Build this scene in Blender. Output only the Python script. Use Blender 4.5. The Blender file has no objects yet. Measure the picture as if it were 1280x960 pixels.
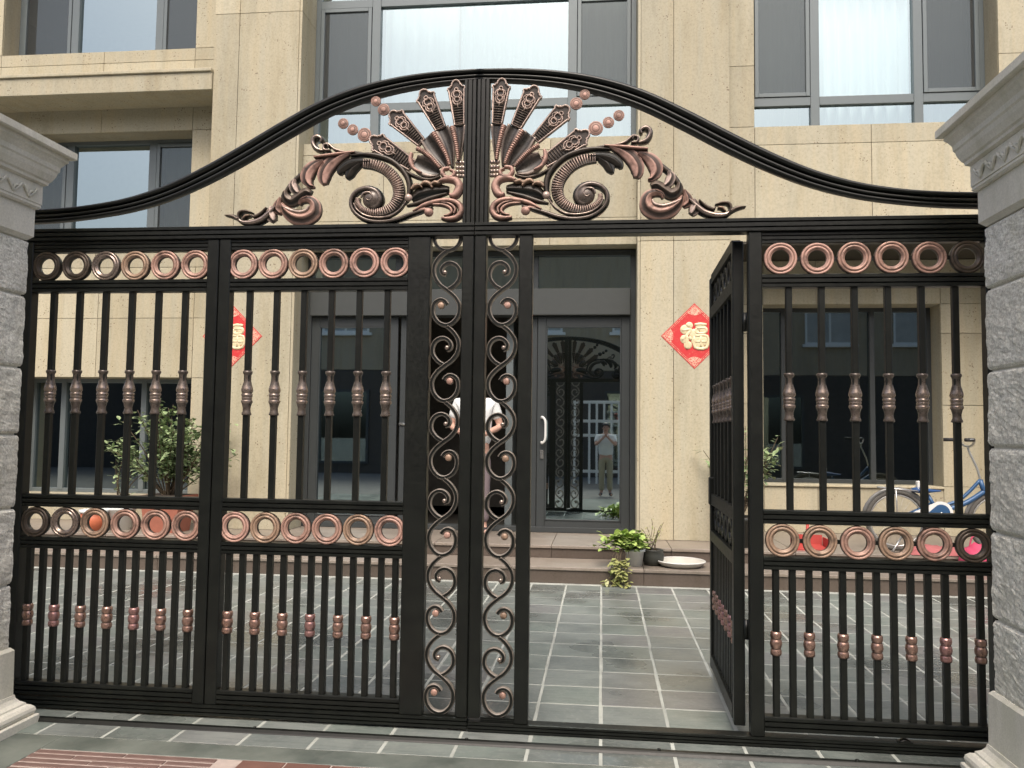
import bpy, bmesh, math, random
import numpy as np
from mathutils import Vector, Matrix, noise
random.seed(7)
S = bpy.context.scene
COL = S.collection
R = math.radians

# ------------------------------------------------------------------ camera, world, sun, exposure
F_PX, CX, CY = 1030.0, 640.0, 480.0            # focal length in photo pixels
YAW, PITCH, ROLL = R(-6.23792), R(3.4777), 0.0125
CAMLOC = np.array([0.0, -3.95, 1.4])
_fw = np.array([math.sin(YAW)*math.cos(PITCH), math.cos(YAW)*math.cos(PITCH), math.sin(PITCH)])
_r0 = np.array([math.cos(YAW), -math.sin(YAW), 0.0]); _u0 = np.cross(_r0, _fw)
_r = math.cos(ROLL)*_r0 + math.sin(ROLL)*_u0
_u = -math.sin(ROLL)*_r0 + math.cos(ROLL)*_u0
cd = bpy.data.cameras.new('camera'); cam = bpy.data.objects.new('camera', cd); COL.objects.link(cam)
cd.sensor_width = 36.0; cd.lens = 36.0*F_PX/1280.0; cd.clip_end = 500; cd.clip_start = 0.02
cam.matrix_world = Matrix(((_r[0], _u[0], -_fw[0], CAMLOC[0]), (_r[1], _u[1], -_fw[1], CAMLOC[1]),
                           (_r[2], _u[2], -_fw[2], CAMLOC[2]), (0, 0, 0, 1)))
S.camera = cam

SUN_EL, SUN_AZ = R(55), R(178)                 # azimuth measured from +Y clockwise: the sun stands behind the viewer
w = bpy.data.worlds.new('World'); S.world = w; w.use_nodes = True
nt = w.node_tree; bg = nt.nodes['Background']
sk = nt.nodes.new('ShaderNodeTexSky'); sk.sky_type = 'NISHITA'; sk.sun_disc = False
sk.sun_elevation = SUN_EL; sk.sun_rotation = SUN_AZ
sk.air_density = 0.9; sk.dust_density = 6.5; sk.ozone_density = 0.6
nt.links.new(sk.outputs[0], bg.inputs[0]); bg.inputs[1].default_value = 0.135
sl = bpy.data.lights.new('sun', 'SUN'); sl.energy = 0.95; sl.angle = R(24); sl.color = (1, 0.965, 0.90)
so = bpy.data.objects.new('sun', sl); COL.objects.link(so)
_d = Vector((math.sin(SUN_AZ)*math.cos(SUN_EL), math.cos(SUN_AZ)*math.cos(SUN_EL), math.sin(SUN_EL)))
so.rotation_euler = _d.to_track_quat('Z', 'Y').to_euler(); so.location = (0, -20, 30)
S.view_settings.view_transform = 'Standard'; S.view_settings.look = 'None'
S.view_settings.exposure = 0.74; S.view_settings.gamma = 1.0

# ------------------------------------------------------------------ materials
def mat(name):
    m = bpy.data.materials.new(name); m.use_nodes = True
    t = m.node_tree; b = t.nodes['Principled BSDF']
    return m, t, b
def nd(t, typ, **kw):
    n = t.nodes.new(typ)
    for k, v in kw.items(): setattr(n, k, v)
    return n
def lk(t, a, b): t.links.new(a, b)
def noise_n(t, scale, detail=4, vec=None, rough=0.55):
    n = nd(t, 'ShaderNodeTexNoise'); n.inputs['Scale'].default_value = scale
    n.inputs['Detail'].default_value = detail; n.inputs['Roughness'].default_value = rough
    if vec is not None: lk(t, vec, n.inputs['Vector'])
    return n
def ramp(t, fac, stops):
    r = nd(t, 'ShaderNodeValToRGB'); e = r.color_ramp.elements
    while len(e) < len(stops): e.new(0.5)
    for i, (p, c) in enumerate(stops):
        e[i].position = p; e[i].color = (c[0], c[1], c[2], 1) if len(c) == 3 else c
    lk(t, fac, r.inputs[0]); return r
def mix(t, a, b, fac, mode='MIX'):
    n = nd(t, 'ShaderNodeMix', data_type='RGBA', blend_type=mode)
    for i, x in ((6, a), (7, b), (0, fac)):
        if hasattr(x, 'is_output'): lk(t, x, n.inputs[i])
        elif i == 0: n.inputs[0].default_value = x
        else: n.inputs[i].default_value = (*x, 1)
    return n.outputs[2]
def bump(t, b, h, strength, dist=0.01):
    n = nd(t, 'ShaderNodeBump'); n.inputs['Strength'].default_value = strength; n.inputs['Distance'].default_value = dist
    lk(t, h, n.inputs['Height']); lk(t, n.outputs[0], b.inputs['Normal'])
def wpos(t): return nd(t, 'ShaderNodeNewGeometry').outputs['Position']
def scaled(t, vec, s):
    n = nd(t, 'ShaderNodeMapping'); n.inputs['Scale'].default_value = s; lk(t, vec, n.inputs[0]); return n.outputs[0]
def orand(t): return nd(t, 'ShaderNodeObjectInfo').outputs['Random']

def simple(name, col, rough=0.5, metal=0.0, var=0.25, scale=12, bmp=0.0):
    m, t, b = mat(name)
    n = noise_n(t, scale, 5, wpos(t))
    lk(t, mix(t, tuple(c*(1-var) for c in col), tuple(min(1, c*(1+var)) for c in col), n.outputs[0]), b.inputs['Base Color'])
    b.inputs['Roughness'].default_value = rough; b.inputs['Metallic'].default_value = metal
    if bmp: bump(t, b, n.outputs[0], bmp)
    return m

def stone_mat(name, base, pit=0.5, var=0.12, streak=True, rough=0.75):
    m, t, b = mat(name); p = wpos(t)
    big = noise_n(t, 0.9, 4, p); fine = noise_n(t, 45, 6, p, 0.7)
    strk = noise_n(t, 1.0, 5, scaled(t, p, (9, 9, 0.7)))
    vor = nd(t, 'ShaderNodeTexVoronoi'); vor.inputs['Scale'].default_value = 30; lk(t, p, vor.inputs['Vector'])
    vn = noise_n(t, 7, 3, p)
    c0 = mix(t, tuple(x*(1-var) for x in base), tuple(x*(1+var) for x in base), big.outputs[0])
    c1 = mix(t, c0, (base[0]*1.08, base[1]*1.0, base[2]*0.88), ramp(t, strk.outputs[0], [(0.4, (0, 0, 0)), (0.7, (0.6, 0.6, 0.6))]).outputs[0]) if streak else c0
    c2 = mix(t, c1, (0.55, 0.55, 0.55), ramp(t, fine.outputs[0], [(0.45, (0, 0, 0)), (0.62, (0.32, 0.32, 0.32))]).outputs[0], 'MULTIPLY')
    grm = noise_n(t, 1.0, 6, scaled(t, p, (3.2, 3.2, 0.45)), 0.7)
    c2 = mix(t, c2, (0.72, 0.70, 0.64), ramp(t, grm.outputs[0], [(0.48, (0, 0, 0)), (0.72, (0.75, 0.75, 0.75))]).outputs[0], 'MULTIPLY')
    # pores: small dark pits that come in drifts
    d = nd(t, 'ShaderNodeMath', operation='SUBTRACT'); lk(t, ramp(t, vn.outputs[0], [(0.42, (0.02, 0.02, 0.02)), (0.68, (0.30, 0.30, 0.30))]).outputs[0], d.inputs[0]); lk(t, vor.outputs['Distance'], d.inputs[1])
    pm = ramp(t, d.outputs[0], [(0.0, (0, 0, 0)), (0.05, (pit, pit, pit))])
    c3 = mix(t, c2, (base[0]*0.42, base[1]*0.36, base[2]*0.32), pm.outputs[0])
    tone = nd(t, 'ShaderNodeMapRange'); lk(t, orand(t), tone.inputs[0]); tone.inputs[3].default_value = 0.84; tone.inputs[4].default_value = 1.06
    c4 = nd(t, 'ShaderNodeVectorMath', operation='SCALE'); lk(t, c3, c4.inputs[0]); lk(t, tone.outputs[0], c4.inputs['Scale'])
    lk(t, c4.outputs[0], b.inputs['Base Color']); b.inputs['Roughness'].default_value = rough
    bump(t, b, pm.outputs[0], -0.4, 0.004)
    return m

M = {}
M['facade'] = stone_mat('beige_stone', (0.485, 0.447, 0.33), 0.9)
M['facade_back'] = stone_mat('beige_stone_backing', (0.41, 0.375, 0.28), 0.2)
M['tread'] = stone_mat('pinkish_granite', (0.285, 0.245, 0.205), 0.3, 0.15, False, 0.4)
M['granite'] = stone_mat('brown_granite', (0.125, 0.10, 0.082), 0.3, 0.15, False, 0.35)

def pillar_mat(name, base, sp):
    m, t, b = mat(name); p = wpos(t)
    a = noise_n(t, 85, 4, p, 0.85); g = noise_n(t, 3.0, 5, p); s = noise_n(t, 1.5, 5, scaled(t, p, (6, 6, 1)))
    c = mix(t, tuple(x*(1-sp) for x in base), tuple(min(1, x*(1+sp)) for x in base), ramp(t, a.outputs[0], [(0.35, (0, 0, 0)), (0.65, (1, 1, 1))]).outputs[0])
    c = mix(t, c, (base[0]*0.62, base[1]*0.62, base[2]*0.58), ramp(t, g.outputs[0], [(0.45, (0, 0, 0)), (0.75, (0.5, 0.5, 0.5))]).outputs[0])
    c = mix(t, c, (base[0]*0.7, base[1]*0.72, base[2]*0.62), ramp(t, s.outputs[0], [(0.5, (0, 0, 0)), (0.72, (0.5, 0.5, 0.5))]).outputs[0])
    lk(t, c, b.inputs['Base Color']); b.inputs['Roughness'].default_value = 0.8
    bump(t, b, a.outputs[0], 0.3, 0.005)
    return m
M['rough_granite'] = pillar_mat('rough_granite', (0.74, 0.705, 0.62), 0.45)
M['smooth_granite'] = pillar_mat('smooth_granite', (0.72, 0.70, 0.61), 0.12)

# black gate paint, with optional copper rub carried by the colour attribute "rub"
def iron_mat(name, copper=None, rough=0.38, metal=0.35):
    m, t, b = mat(name); p = wpos(t)
    n = noise_n(t, 9, 5, p); n2 = noise_n(t, 60, 3, p)
    blk = mix(t, (0.0030, 0.0040, 0.0030), (0.0075, 0.009, 0.0068), ramp(t, n.outputs[0], [(0.4, (0, 0, 0)), (0.75, (1, 1, 1))]).outputs[0])
    rr = nd(t, 'ShaderNodeMapRange'); lk(t, n2.outputs[0], rr.inputs[0]); rr.inputs[3].default_value = rough-0.1; rr.inputs[4].default_value = rough+0.14
    lk(t, rr.outputs[0], b.inputs['Roughness'])
    dn = noise_n(t, 2.5, 6, p, 0.7)
    blk = mix(t, blk, (0.011, 0.012, 0.0095), ramp(t, dn.outputs[0], [(0.48, (0, 0, 0)), (0.78, (0.55, 0.55, 0.55))]).outputs[0])
    if copper is None:
        lk(t, blk, b.inputs['Base Color'])
    else:
        at = nd(t, 'ShaderNodeAttribute', attribute_name='rub')
        pn = ramp(t, noise_n(t, 22, 5, p).outputs[0], [(0.30, (0.35, 0.35, 0.35)), (0.50, (1, 1, 1))])
        f = nd(t, 'ShaderNodeMath', operation='MULTIPLY'); lk(t, at.outputs['Fac'], f.inputs[0]); lk(t, pn.outputs[0], f.inputs[1])
        cc = mix(t, tuple(x*0.75 for x in copper), tuple(min(1, x*1.2) for x in copper), n2.outputs[0])
        lk(t, mix(t, blk, cc, f.outputs[0]), b.inputs['Base Color'])
        mm = nd(t, 'ShaderNodeMath', operation='MULTIPLY'); lk(t, f.outputs[0], mm.inputs[0]); mm.inputs[1].default_value = metal
        lk(t, mm.outputs[0], b.inputs['Metallic'])
    return m
M['iron'] = iron_mat('black_gate_paint')
M['copper'] = iron_mat('copper_rubbed_paint', (0.47, 0.285, 0.225), 0.46, 0.2)
M['brass'] = iron_mat('olive_brass_rubbed_paint', (0.40, 0.27, 0.19), 0.46, 0.2)
M['dark_bronze'] = iron_mat('dark_bronze_rubbed_paint', (0.14, 0.105, 0.08))
M['bronze'] = iron_mat('grey_bronze_rubbed_paint', (0.38, 0.30, 0.255), 0.27, 0.85)
M['collar_copper'] = iron_mat('bright_collar_copper', (0.46, 0.29, 0.235), 0.28, 0.85)
M['collar_rose'] = iron_mat('rose_collar_copper', (0.50, 0.28, 0.26), 0.28, 0.85)
M['pink'] = iron_mat('pale_pink_copper', (0.52, 0.315, 0.255), 0.55, 0.1)
M['pale'] = iron_mat('pale_worn_edge', (0.62, 0.48, 0.41), 0.45)

M['alu'] = simple('grey_window_aluminium', (0.15, 0.175, 0.18), 0.38, 0.2, 0.06)
M['soffit'] = simple('shade_darkened_soffit', (0.055, 0.048, 0.036), 0.7, 0, 0.2, 6)  # underside coloured dark brown to deepen the shade under the overhang
M['alu_beam'] = simple('grey_beam_cladding', (0.062, 0.068, 0.066), 0.4, 0.1, 0.1)
M['alu_dark'] = simple('dark_door_aluminium', (0.055, 0.062, 0.064), 0.35, 0.2, 0.1)
M['chrome'] = simple('chrome', (0.75, 0.75, 0.74), 0.2, 0.9, 0.05)
M['white_plastic'] = simple('white_plastic', (0.72, 0.72, 0.69), 0.4, 0, 0.05)
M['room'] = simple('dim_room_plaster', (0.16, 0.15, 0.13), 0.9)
M['curtain'] = simple('white_curtain', (0.82, 0.84, 0.84), 0.9, 0, 0.03)
M['grey_curtain'] = simple('grey_curtain', (0.40, 0.41, 0.39), 0.9, 0, 0.3, 2)

def glass_mat(name, refl, tint=(0.82, 0.86, 0.84)):
    m, t, b = mat(name); t.nodes.remove(b)
    out = t.nodes['Material Output']
    tr = nd(t, 'ShaderNodeBsdfTransparent'); tr.inputs[0].default_value = (*tint, 1)
    gl = nd(t, 'ShaderNodeBsdfGlossy'); gl.inputs['Roughness'].default_value = 0.012; gl.inputs['Color'].default_value = (0.82, 0.98, 1.0, 1)
    n = noise_n(t, 1.3, 2, wpos(t)); bp = nd(t, 'ShaderNodeBump'); bp.inputs['Strength'].default_value = 0.008; bp.inputs['Distance'].default_value = 0.02
    lk(t, n.outputs[0], bp.inputs['Height']); lk(t, bp.outputs[0], gl.inputs['Normal'])
    fr = nd(t, 'ShaderNodeFresnel'); fr.inputs[0].default_value = 1.5
    a = nd(t, 'ShaderNodeMath', operation='ADD'); a.use_clamp = True; lk(t, fr.outputs[0], a.inputs[0]); a.inputs[1].default_value = refl
    mx = nd(t, 'ShaderNodeMixShader'); lk(t, a.outputs[0], mx.inputs[0]); lk(t, tr.outputs[0], mx.inputs[1]); lk(t, gl.outputs[0], mx.inputs[2])
    lk(t, mx.outputs[0], out.inputs[0]); return m
M['glass_coated'] = glass_mat('coated_window_glass', 0.34, (0.62, 0.70, 0.70))
M['glass'] = glass_mat('door_glass', 0.54, (0.5, 0.55, 0.52))
M['glass_dark'] = glass_mat('dark_window_glass', 0.28, (0.45, 0.5, 0.48))
def screen_mat():
    m, t, b = mat('insect_screen'); out = t.nodes['Material Output']
    b.inputs['Base Color'].default_value = (0.035, 0.038, 0.038, 1); b.inputs['Roughness'].default_value = 0.6
    tr = nd(t, 'ShaderNodeBsdfTransparent'); tr.inputs[0].default_value = (1, 1, 1, 1)
    mx = nd(t, 'ShaderNodeMixShader'); mx.inputs[0].default_value = 0.55
    lk(t, tr.outputs[0], mx.inputs[1]); lk(t, b.outputs[0], mx.inputs[2]); lk(t, mx.outputs[0], out.inputs[0]); return m
M['screen'] = screen_mat()

def slate_mat():
    m, t, b = mat('grey_green_slate'); p = wpos(t); r = orand(t)
    n = noise_n(t, 5, 6, p, 0.65); n2 = noise_n(t, 1.1, 4, p); n3 = noise_n(t, 3, 5, scaled(t, p, (1.5, 14, 1)))
    fine = noise_n(t, 38, 5, p, 0.7)
    tone = ramp(t, r, [(0.0, (0.14, 0.162, 0.155)), (0.3, (0.19, 0.215, 0.20)), (0.6, (0.165, 0.20, 0.178)), (0.85, (0.215, 0.23, 0.222)), (1.0, (0.155, 0.155, 0.156))])
    c = mix(t, tone.outputs[0], (0.27, 0.29, 0.265), ramp(t, n.outputs[0], [(0.4, (0, 0, 0)), (0.75, (0.6, 0.6, 0.6))]).outputs[0])
    c = mix(t, c, (0.085, 0.10, 0.096), ramp(t, n3.outputs[0], [(0.5, (0, 0, 0)), (0.72, (0.55, 0.55, 0.55))]).outputs[0])
    c = mix(t, c, (0.095, 0.108, 0.10), ramp(t, n2.outputs[0], [(0.46, (0, 0, 0)), (0.62, (0.85, 0.85, 0.85))]).outputs[0])
    c = mix(t, c, (0.30, 0.31, 0.285), ramp(t, fine.outputs[0], [(0.5, (0, 0, 0)), (0.75, (0.5, 0.5, 0.5))]).outputs[0])
    lk(t, c, b.inputs['Base Color'])
    rr = nd(t, 'ShaderNodeMapRange'); lk(t, n2.outputs[0], rr.inputs[0]); rr.inputs[1].default_value = 0.35; rr.inputs[2].default_value = 0.65; rr.inputs[3].default_value = 0.5; rr.inputs[4].default_value = 0.16
    lk(t, rr.outputs[0], b.inputs['Roughness']); bump(t, b, n.outputs[0], 0.25, 0.004); return m
M['slate'] = slate_mat()
M['grout'] = simple('pale_grout', (0.40, 0.42, 0.38), 0.85, 0, 0.6, 4)
M['wet_concrete'] = None
def wet_mat():
    m, t, b = mat('damp_cement'); p = wpos(t)
    n = noise_n(t, 2.3, 6, p, 0.65); n2 = noise_n(t, 30, 4, p)
    c = mix(t, (0.065, 0.08, 0.07), (0.18, 0.20, 0.175), ramp(t, n.outputs[0], [(0.35, (0, 0, 0)), (0.65, (1, 1, 1))]).outputs[0])
    c = mix(t, c, (0.2, 0.2, 0.18), ramp(t, n2.outputs[0], [(0.5, (0, 0, 0)), (0.8, (0.4, 0.4, 0.4))]).outputs[0])
    lk(t, c, b.inputs['Base Color'])
    rr = nd(t, 'ShaderNodeMapRange'); lk(t, n.outputs[0], rr.inputs[0]); rr.inputs[3].default_value = 0.2; rr.inputs[4].default_value = 0.6
    lk(t, rr.outputs[0], b.inputs['Roughness']); bump(t, b, n2.outputs[0], 0.2, 0.004); return m
M['wet_concrete'] = wet_mat()
M['brick'] = simple('red_paving_brick', (0.16, 0.10, 0.085), 0.5, 0, 0.35, 14, 0.2)
M['red_paver'] = simple('red_paver', (0.16, 0.082, 0.062), 0.6, 0, 0.4, 10, 0.2)
M['pale_joint'] = simple('pale_joint', (0.44, 0.365, 0.32), 0.8, 0, 0.35, 20)
M['earth'] = simple('grey_ground', (0.16, 0.155, 0.14), 0.9, 0, 0.3, 3)

M['red_paper'] = None
def red_mat():
    m, t, b = mat('red_paper'); p = wpos(t)
    n = noise_n(t, 55, 3, p); v = nd(t, 'ShaderNodeTexVoronoi'); v.inputs['Scale'].default_value = 22; lk(t, p, v.inputs['Vector'])
    c = mix(t, (0.58, 0.025, 0.03), (0.66, 0.05, 0.05), n.outputs[0])
    c = mix(t, c, (0.65, 0.16, 0.12), ramp(t, v.outputs['Distance'], [(0.28, (0, 0, 0)), (0.34, (0.55, 0.55, 0.55)), (0.40, (0, 0, 0))]).outputs[0])
    lk(t, c, b.inputs['Base Color']); b.inputs['Roughness'].default_value = 0.55; return m
M['red_paper'] = red_mat()
M['rose_print'] = None
def rose_mat():
    m, t, b = mat('rose_gold_print'); p = wpos(t)
    wv = nd(t, 'ShaderNodeTexVoronoi', feature='DISTANCE_TO_EDGE'); wv.inputs['Scale'].default_value = 48; lk(t, p, wv.inputs['Vector'])
    c = mix(t, (0.80, 0.50, 0.36), (0.60, 0.06, 0.06), ramp(t, wv.outputs[0], [(0.06, (0, 0, 0)), (0.16, (0.85, 0.85, 0.85))]).outputs[0])
    lk(t, c, b.inputs['Base Color']); b.inputs['Roughness'].default_value = 0.5; return m
M['rose_print'] = rose_mat()
M['gold'] = simple('cream_gold', (0.78, 0.66, 0.42), 0.4, 0.1, 0.12, 40)

def leaf_mat(name, c1, c2):
    m, t, b = mat(name); r = noise_n(t, 17, 3, wpos(t))
    lk(t, mix(t, c1, c2, ramp(t, r.outputs[0], [(0.35, (0, 0, 0)), (0.65, (1, 1, 1))]).outputs[0]), b.inputs['Base Color'])
    b.inputs['Roughness'].default_value = 0.45
    try: b.inputs['Subsurface Weight'].default_value = 0.0
    except Exception: pass
    return m
M['leaf'] = leaf_mat('green_leaves', (0.15, 0.23, 0.10), (0.38, 0.47, 0.25))
M['lime_leaf'] = leaf_mat('lime_leaves', (0.22, 0.36, 0.08), (0.48, 0.58, 0.18))
M['dry_leaf'] = leaf_mat('yellowed_leaves', (0.26, 0.32, 0.10), (0.44, 0.42, 0.18))
M['stem'] = simple('brown_stem', (0.10, 0.075, 0.045), 0.8)
M['terracotta'] = simple('terracotta', (0.36, 0.13, 0.085), 0.7, 0, 0.2, 20)
M['orange_pot'] = simple('orange_pot', (0.55, 0.15, 0.07), 0.5, 0, 0.1)
M['white_glaze'] = simple('white_glaze', (0.75, 0.78, 0.76), 0.3, 0, 0.06)
M['old_enamel'] = simple('old_enamel', (0.50, 0.49, 0.44), 0.45, 0, 0.2, 10)
M['black_pot'] = simple('dark_pot', (0.035, 0.038, 0.033), 0.45)
M['soil'] = simple('soil', (0.05, 0.038, 0.028), 0.95)
M['blue'] = simple('blue_bike_paint', (0.03, 0.09, 0.20), 0.35, 0.1, 0.1)
M['navy'] = simple('navy_saddle', (0.02, 0.07, 0.20), 0.5)
M['tyre'] = simple('grey_tyre', (0.09, 0.085, 0.075), 0.85)
M['rubber'] = simple('black_rubber', (0.02, 0.02, 0.02), 0.7)
M['mudguard'] = simple('grey_mudguard', (0.16, 0.16, 0.155), 0.4, 0.3, 0.1)
M['steel'] = simple('bike_steel', (0.55, 0.55, 0.53), 0.3, 0.8, 0.1)
M['magenta'] = simple('magenta_plastic', (0.52, 0.06, 0.13), 0.6, 0, 0.15)
M['rose'] = simple('rose_cloth', (0.36, 0.11, 0.11), 0.8, 0, 0.2)
M['red_cloth'] = simple('red_cloth', (0.42, 0.06, 0.05), 0.6, 0, 0.2)
M['skin'] = simple('skin', (0.55, 0.33, 0.25), 0.5, 0, 0.06)
M['shirt'] = simple('white_shirt', (0.74, 0.76, 0.75), 0.85, 0, 0.05)
M['trouser'] = simple('mauve_grey_trousers', (0.20, 0.16, 0.17), 0.9, 0, 0.1)
M['khaki'] = simple('khaki_trousers', (0.40, 0.36, 0.25), 0.9, 0, 0.1)
M['hair'] = simple('grey_hair', (0.45, 0.44, 0.42), 0.7, 0, 0.2, 60)
M['dark_hair'] = simple('dark_hair', (0.02, 0.017, 0.015), 0.5)
M['shoe'] = simple('dark_shoe', (0.03, 0.03, 0.035), 0.5)
M['opp_wall'] = stone_mat('opposite_stone', (0.42, 0.36, 0.26), 0.2)
M['opp_dark'] = simple('opposite_brown_brick', (0.07, 0.06, 0.05), 0.8)
M['roof'] = simple('dark_roof_tiles', (0.03, 0.032, 0.035), 0.7)
M['white_paint'] = simple('white_fence_paint', (0.75, 0.76, 0.74), 0.45, 0, 0.05)

# ------------------------------------------------------------------ helpers
def tag(o, label=None, cat=None, group=None, kind=None):
    if label: o['label'] = label
    if cat: o['category'] = cat
    if group: o['group'] = group
    if kind: o['kind'] = kind
    return o
def empty(name, loc=(0, 0, 0), rz=0.0, label=None, cat=None, group=None, kind=None):
    o = bpy.data.objects.new(name, None); COL.objects.link(o); o.location = loc; o.rotation_euler.z = rz
    o.empty_display_size = 0.1
    return tag(o, label, cat, group, kind)
def link(name, me, parent=None, loc=(0, 0, 0), rz=0.0):
    o = bpy.data.objects.new(name, me); COL.objects.link(o); o.location = loc; o.rotation_euler.z = rz
    if parent is not None: o.parent = parent
    return o
class MB:
    """collects vertices and faces in one coordinate frame, then links them as one mesh object"""
    def __init__(s): s.v = []; s.f = []; s.r = []; s.mi = []; s.sm = []
    def add(s, vs, fs, rub=0.0, mi=0, smooth=False, flip=False):
        b = len(s.v); s.v += [tuple(x) for x in vs]
        s.r += list(rub) if hasattr(rub, '__len__') else [rub]*len(vs)
        for f in fs:
            ff = [b+i for i in f]; s.f.append(ff[::-1] if flip else ff); s.mi.append(mi); s.sm.append(smooth)
        return s
    def box(s, x0, x1, y0, y1, z0, z1, rub=0.0, mi=0):
        vs = [(x0, y0, z0), (x1, y0, z0), (x1, y1, z0), (x0, y1, z0), (x0, y0, z1), (x1, y0, z1), (x1, y1, z1), (x0, y1, z1)]
        return s.add(vs, [(0, 3, 2, 1), (4, 5, 6, 7), (0, 1, 5, 4), (1, 2, 6, 5), (2, 3, 7, 6), (3, 0, 4, 7)], rub, mi)
    def cbox(s, x0, x1, y0, y1, z0, z1, c=0.004, rub=0.0, mi=0):
        """box with chamfered edges"""
        bm = bmesh.new()
        vs = [bm.verts.new(p) for p in ((x0, y0, z0), (x1, y0, z0), (x1, y1, z0), (x0, y1, z0), (x0, y0, z1), (x1, y0, z1), (x1, y1, z1), (x0, y1, z1))]
        for f in ((0, 3, 2, 1), (4, 5, 6, 7), (0, 1, 5, 4), (1, 2, 6, 5), (2, 3, 7, 6), (3, 0, 4, 7)): bm.faces.new([vs[i] for i in f])
        bmesh.ops.bevel(bm, geom=bm.edges[:], offset=c, segments=1, affect='EDGES', profile=0.5)
        bm.verts.index_update()
        s.add([v.co[:] for v in bm.verts], [[v.index for v in f.verts] for f in bm.faces], rub, mi); bm.free(); return s
    def lathe(s, prof, n=12, axis='Z', c=(0, 0, 0), rub=0.0, smooth=True, closed=False, mi=0, arc=None):
        """prof: list of (radius, height[, rub])"""
        vs = []; rb = []
        for q in prof:
            for k in range(n):
                a = 2*math.pi*k/n; r, h = q[0], q[1]
                p = (r*math.cos(a), r*math.sin(a), h) if axis == 'Z' else ((r*math.cos(a), h, r*math.sin(a)) if axis == 'Y' else (h, r*math.cos(a), r*math.sin(a)))
                vs.append((p[0]+c[0], p[1]+c[1], p[2]+c[2])); rb.append(q[2] if len(q) > 2 else rub)
        m = len(prof); fs = []
        for i in range(m if closed else m-1):
            j = (i+1) % m
            for k in range(n):
                l = (k+1) % n
                f = (i*n+k, i*n+l, j*n+l, j*n+k)
                fs.append(f if axis != 'Y' else f[::-1])
        if not closed:
            fs.append(tuple(range(n))[::-1] if axis != 'Y' else tuple(range(n)))
            e = tuple((m-1)*n+k for k in range(n)); fs.append(e if axis != 'Y' else e[::-1])
        return s.add(vs, fs, rb, mi, smooth)
    def tube(s, pts, rad, n=6, rub=0.0, closed=False, mi=0, flat=1.0, smooth=True):
        """round tube through 3-D points; rad number or list"""
        P = [Vector(p) for p in pts]; m = len(P)
        rr = list(rad) if hasattr(rad, '__len__') else [rad]*m
        T = [((P[(i+1) % m]-P[i-1]) if closed else (P[min(i+1, m-1)]-P[max(i-1, 0)])).normalized() for i in range(m)]
        up = Vector((0, 0, 1)) if abs(T[0].z) < 0.9 else Vector((0, 1, 0))
        N = (up - T[0]*up.dot(T[0])).normalized(); vs = []
        for i in range(m):
            N = (N - T[i]*N.dot(T[i])); N = N.normalized() if N.length > 1e-6 else T[i].orthogonal().normalized()
            B = T[i].cross(N)
            for k in range(n):
                a = 2*math.pi*k/n; q = P[i]+N*(rr[i]*math.cos(a))+B*(rr[i]*math.sin(a)*flat); vs.append(q[:])
        fs = []
        for i in range(m if closed else m-1):
            j = (i+1) % m
            for k in range(n): fs.append((i*n+k, i*n+(k+1) % n, j*n+(k+1) % n, j*n+k))
        if not closed: fs += [tuple(range(n))[::-1], tuple((m-1)*n+k for k in range(n))]
        return s.add(vs, fs, rub, mi, smooth)
    def relief(s, pts, wid, depth=0.02, y=-0.02, kind='round', rub=(0.0, 1.0), closed=False, mi=0, mirror=1.0):
        """moulded strip along a path in the gate plane: pts (x, z), wid half-widths; front faces -y"""
        P = [Vector((p[0], p[1])) for p in pts]; m = len(P)
        ww = list(wid) if hasattr(wid, '__len__') else [wid]*m
        if kind == 'round': sec = [(-1, 1, rub[0]), (-1, 0.1, rub[0]), (-0.72, -0.55, rub[0]), (-0.3, -0.95, rub[1]), (0.3, -0.95, rub[1]), (0.72, -0.55, rub[0]), (1, 0.1, rub[0]), (1, 1, rub[0])]
        elif kind == 'leaf': sec = [(-1, 1, 0), (-1, -0.35, rub[1]), (-0.6, -0.2, rub[0]), (-0.18, -0.45, rub[0]), (0, -1, rub[1]), (0.25, -0.7, rub[1]), (0.7, -0.55, rub[1]), (1, -0.1, rub[0]), (1, 1, 0)]
        elif kind == 'flat': sec = [(-1, 1, rub[1]), (-1, -0.6, rub[1]), (-0.62, -1, rub[1]), (-0.55, -0.75, rub[0]), (0.55, -0.75, rub[0]), (0.62, -1, rub[1]), (1, -0.6, rub[1]), (1, 1, rub[1])]
        elif kind == 'spoon': sec = [(-1, 1, rub[0]), (-1, -0.8, rub[1]), (-0.85, -1, rub[1]), (-0.5, -0.35, rub[0]), (0, -0.1, rub[0]), (0.5, -0.35, rub[0]), (0.85, -1, rub[1]), (1, -0.8, rub[1]), (1, 1, rub[0])]
        elif kind == 'groove': sec = [(-1, 1, 0), (-1, -0.75, 0), (-0.9, -1, 0), (-0.48, -1, 0), (-0.40, -0.55, 0), (-0.34, -0.55, 0), (-0.26, -1, 0), (0.26, -1, 0), (0.34, -0.55, 0), (0.40, -0.55, 0), (0.48, -1, 0), (0.9, -1, 0), (1, -0.75, 0), (1, 1, 0)]
        n = len(sec); vs = []; rb = []
        for i in range(m):
            a, b = (P[i-1], P[(i+1) % m]) if closed else (P[max(i-1, 0)], P[min(i+1, m-1)])
            t = (b-a); t = t.normalized() if t.length > 1e-7 else Vector((1, 0)); nx, nz = -t.y, t.x
            for (c, d, r) in sec:
                vs.append(((P[i].x+nx*c*ww[i])*mirror, y+d*depth, P[i].y+nz*c*ww[i])); rb.append(r)
        fs = []
        for i in range(m if closed else m-1):
            j = (i+1) % m
            for k in range(n-1): fs.append((i*n+k, i*n+k+1, j*n+k+1, j*n+k))
            fs.append((i*n+n-1, i*n, j*n, j*n+n-1))
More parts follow.
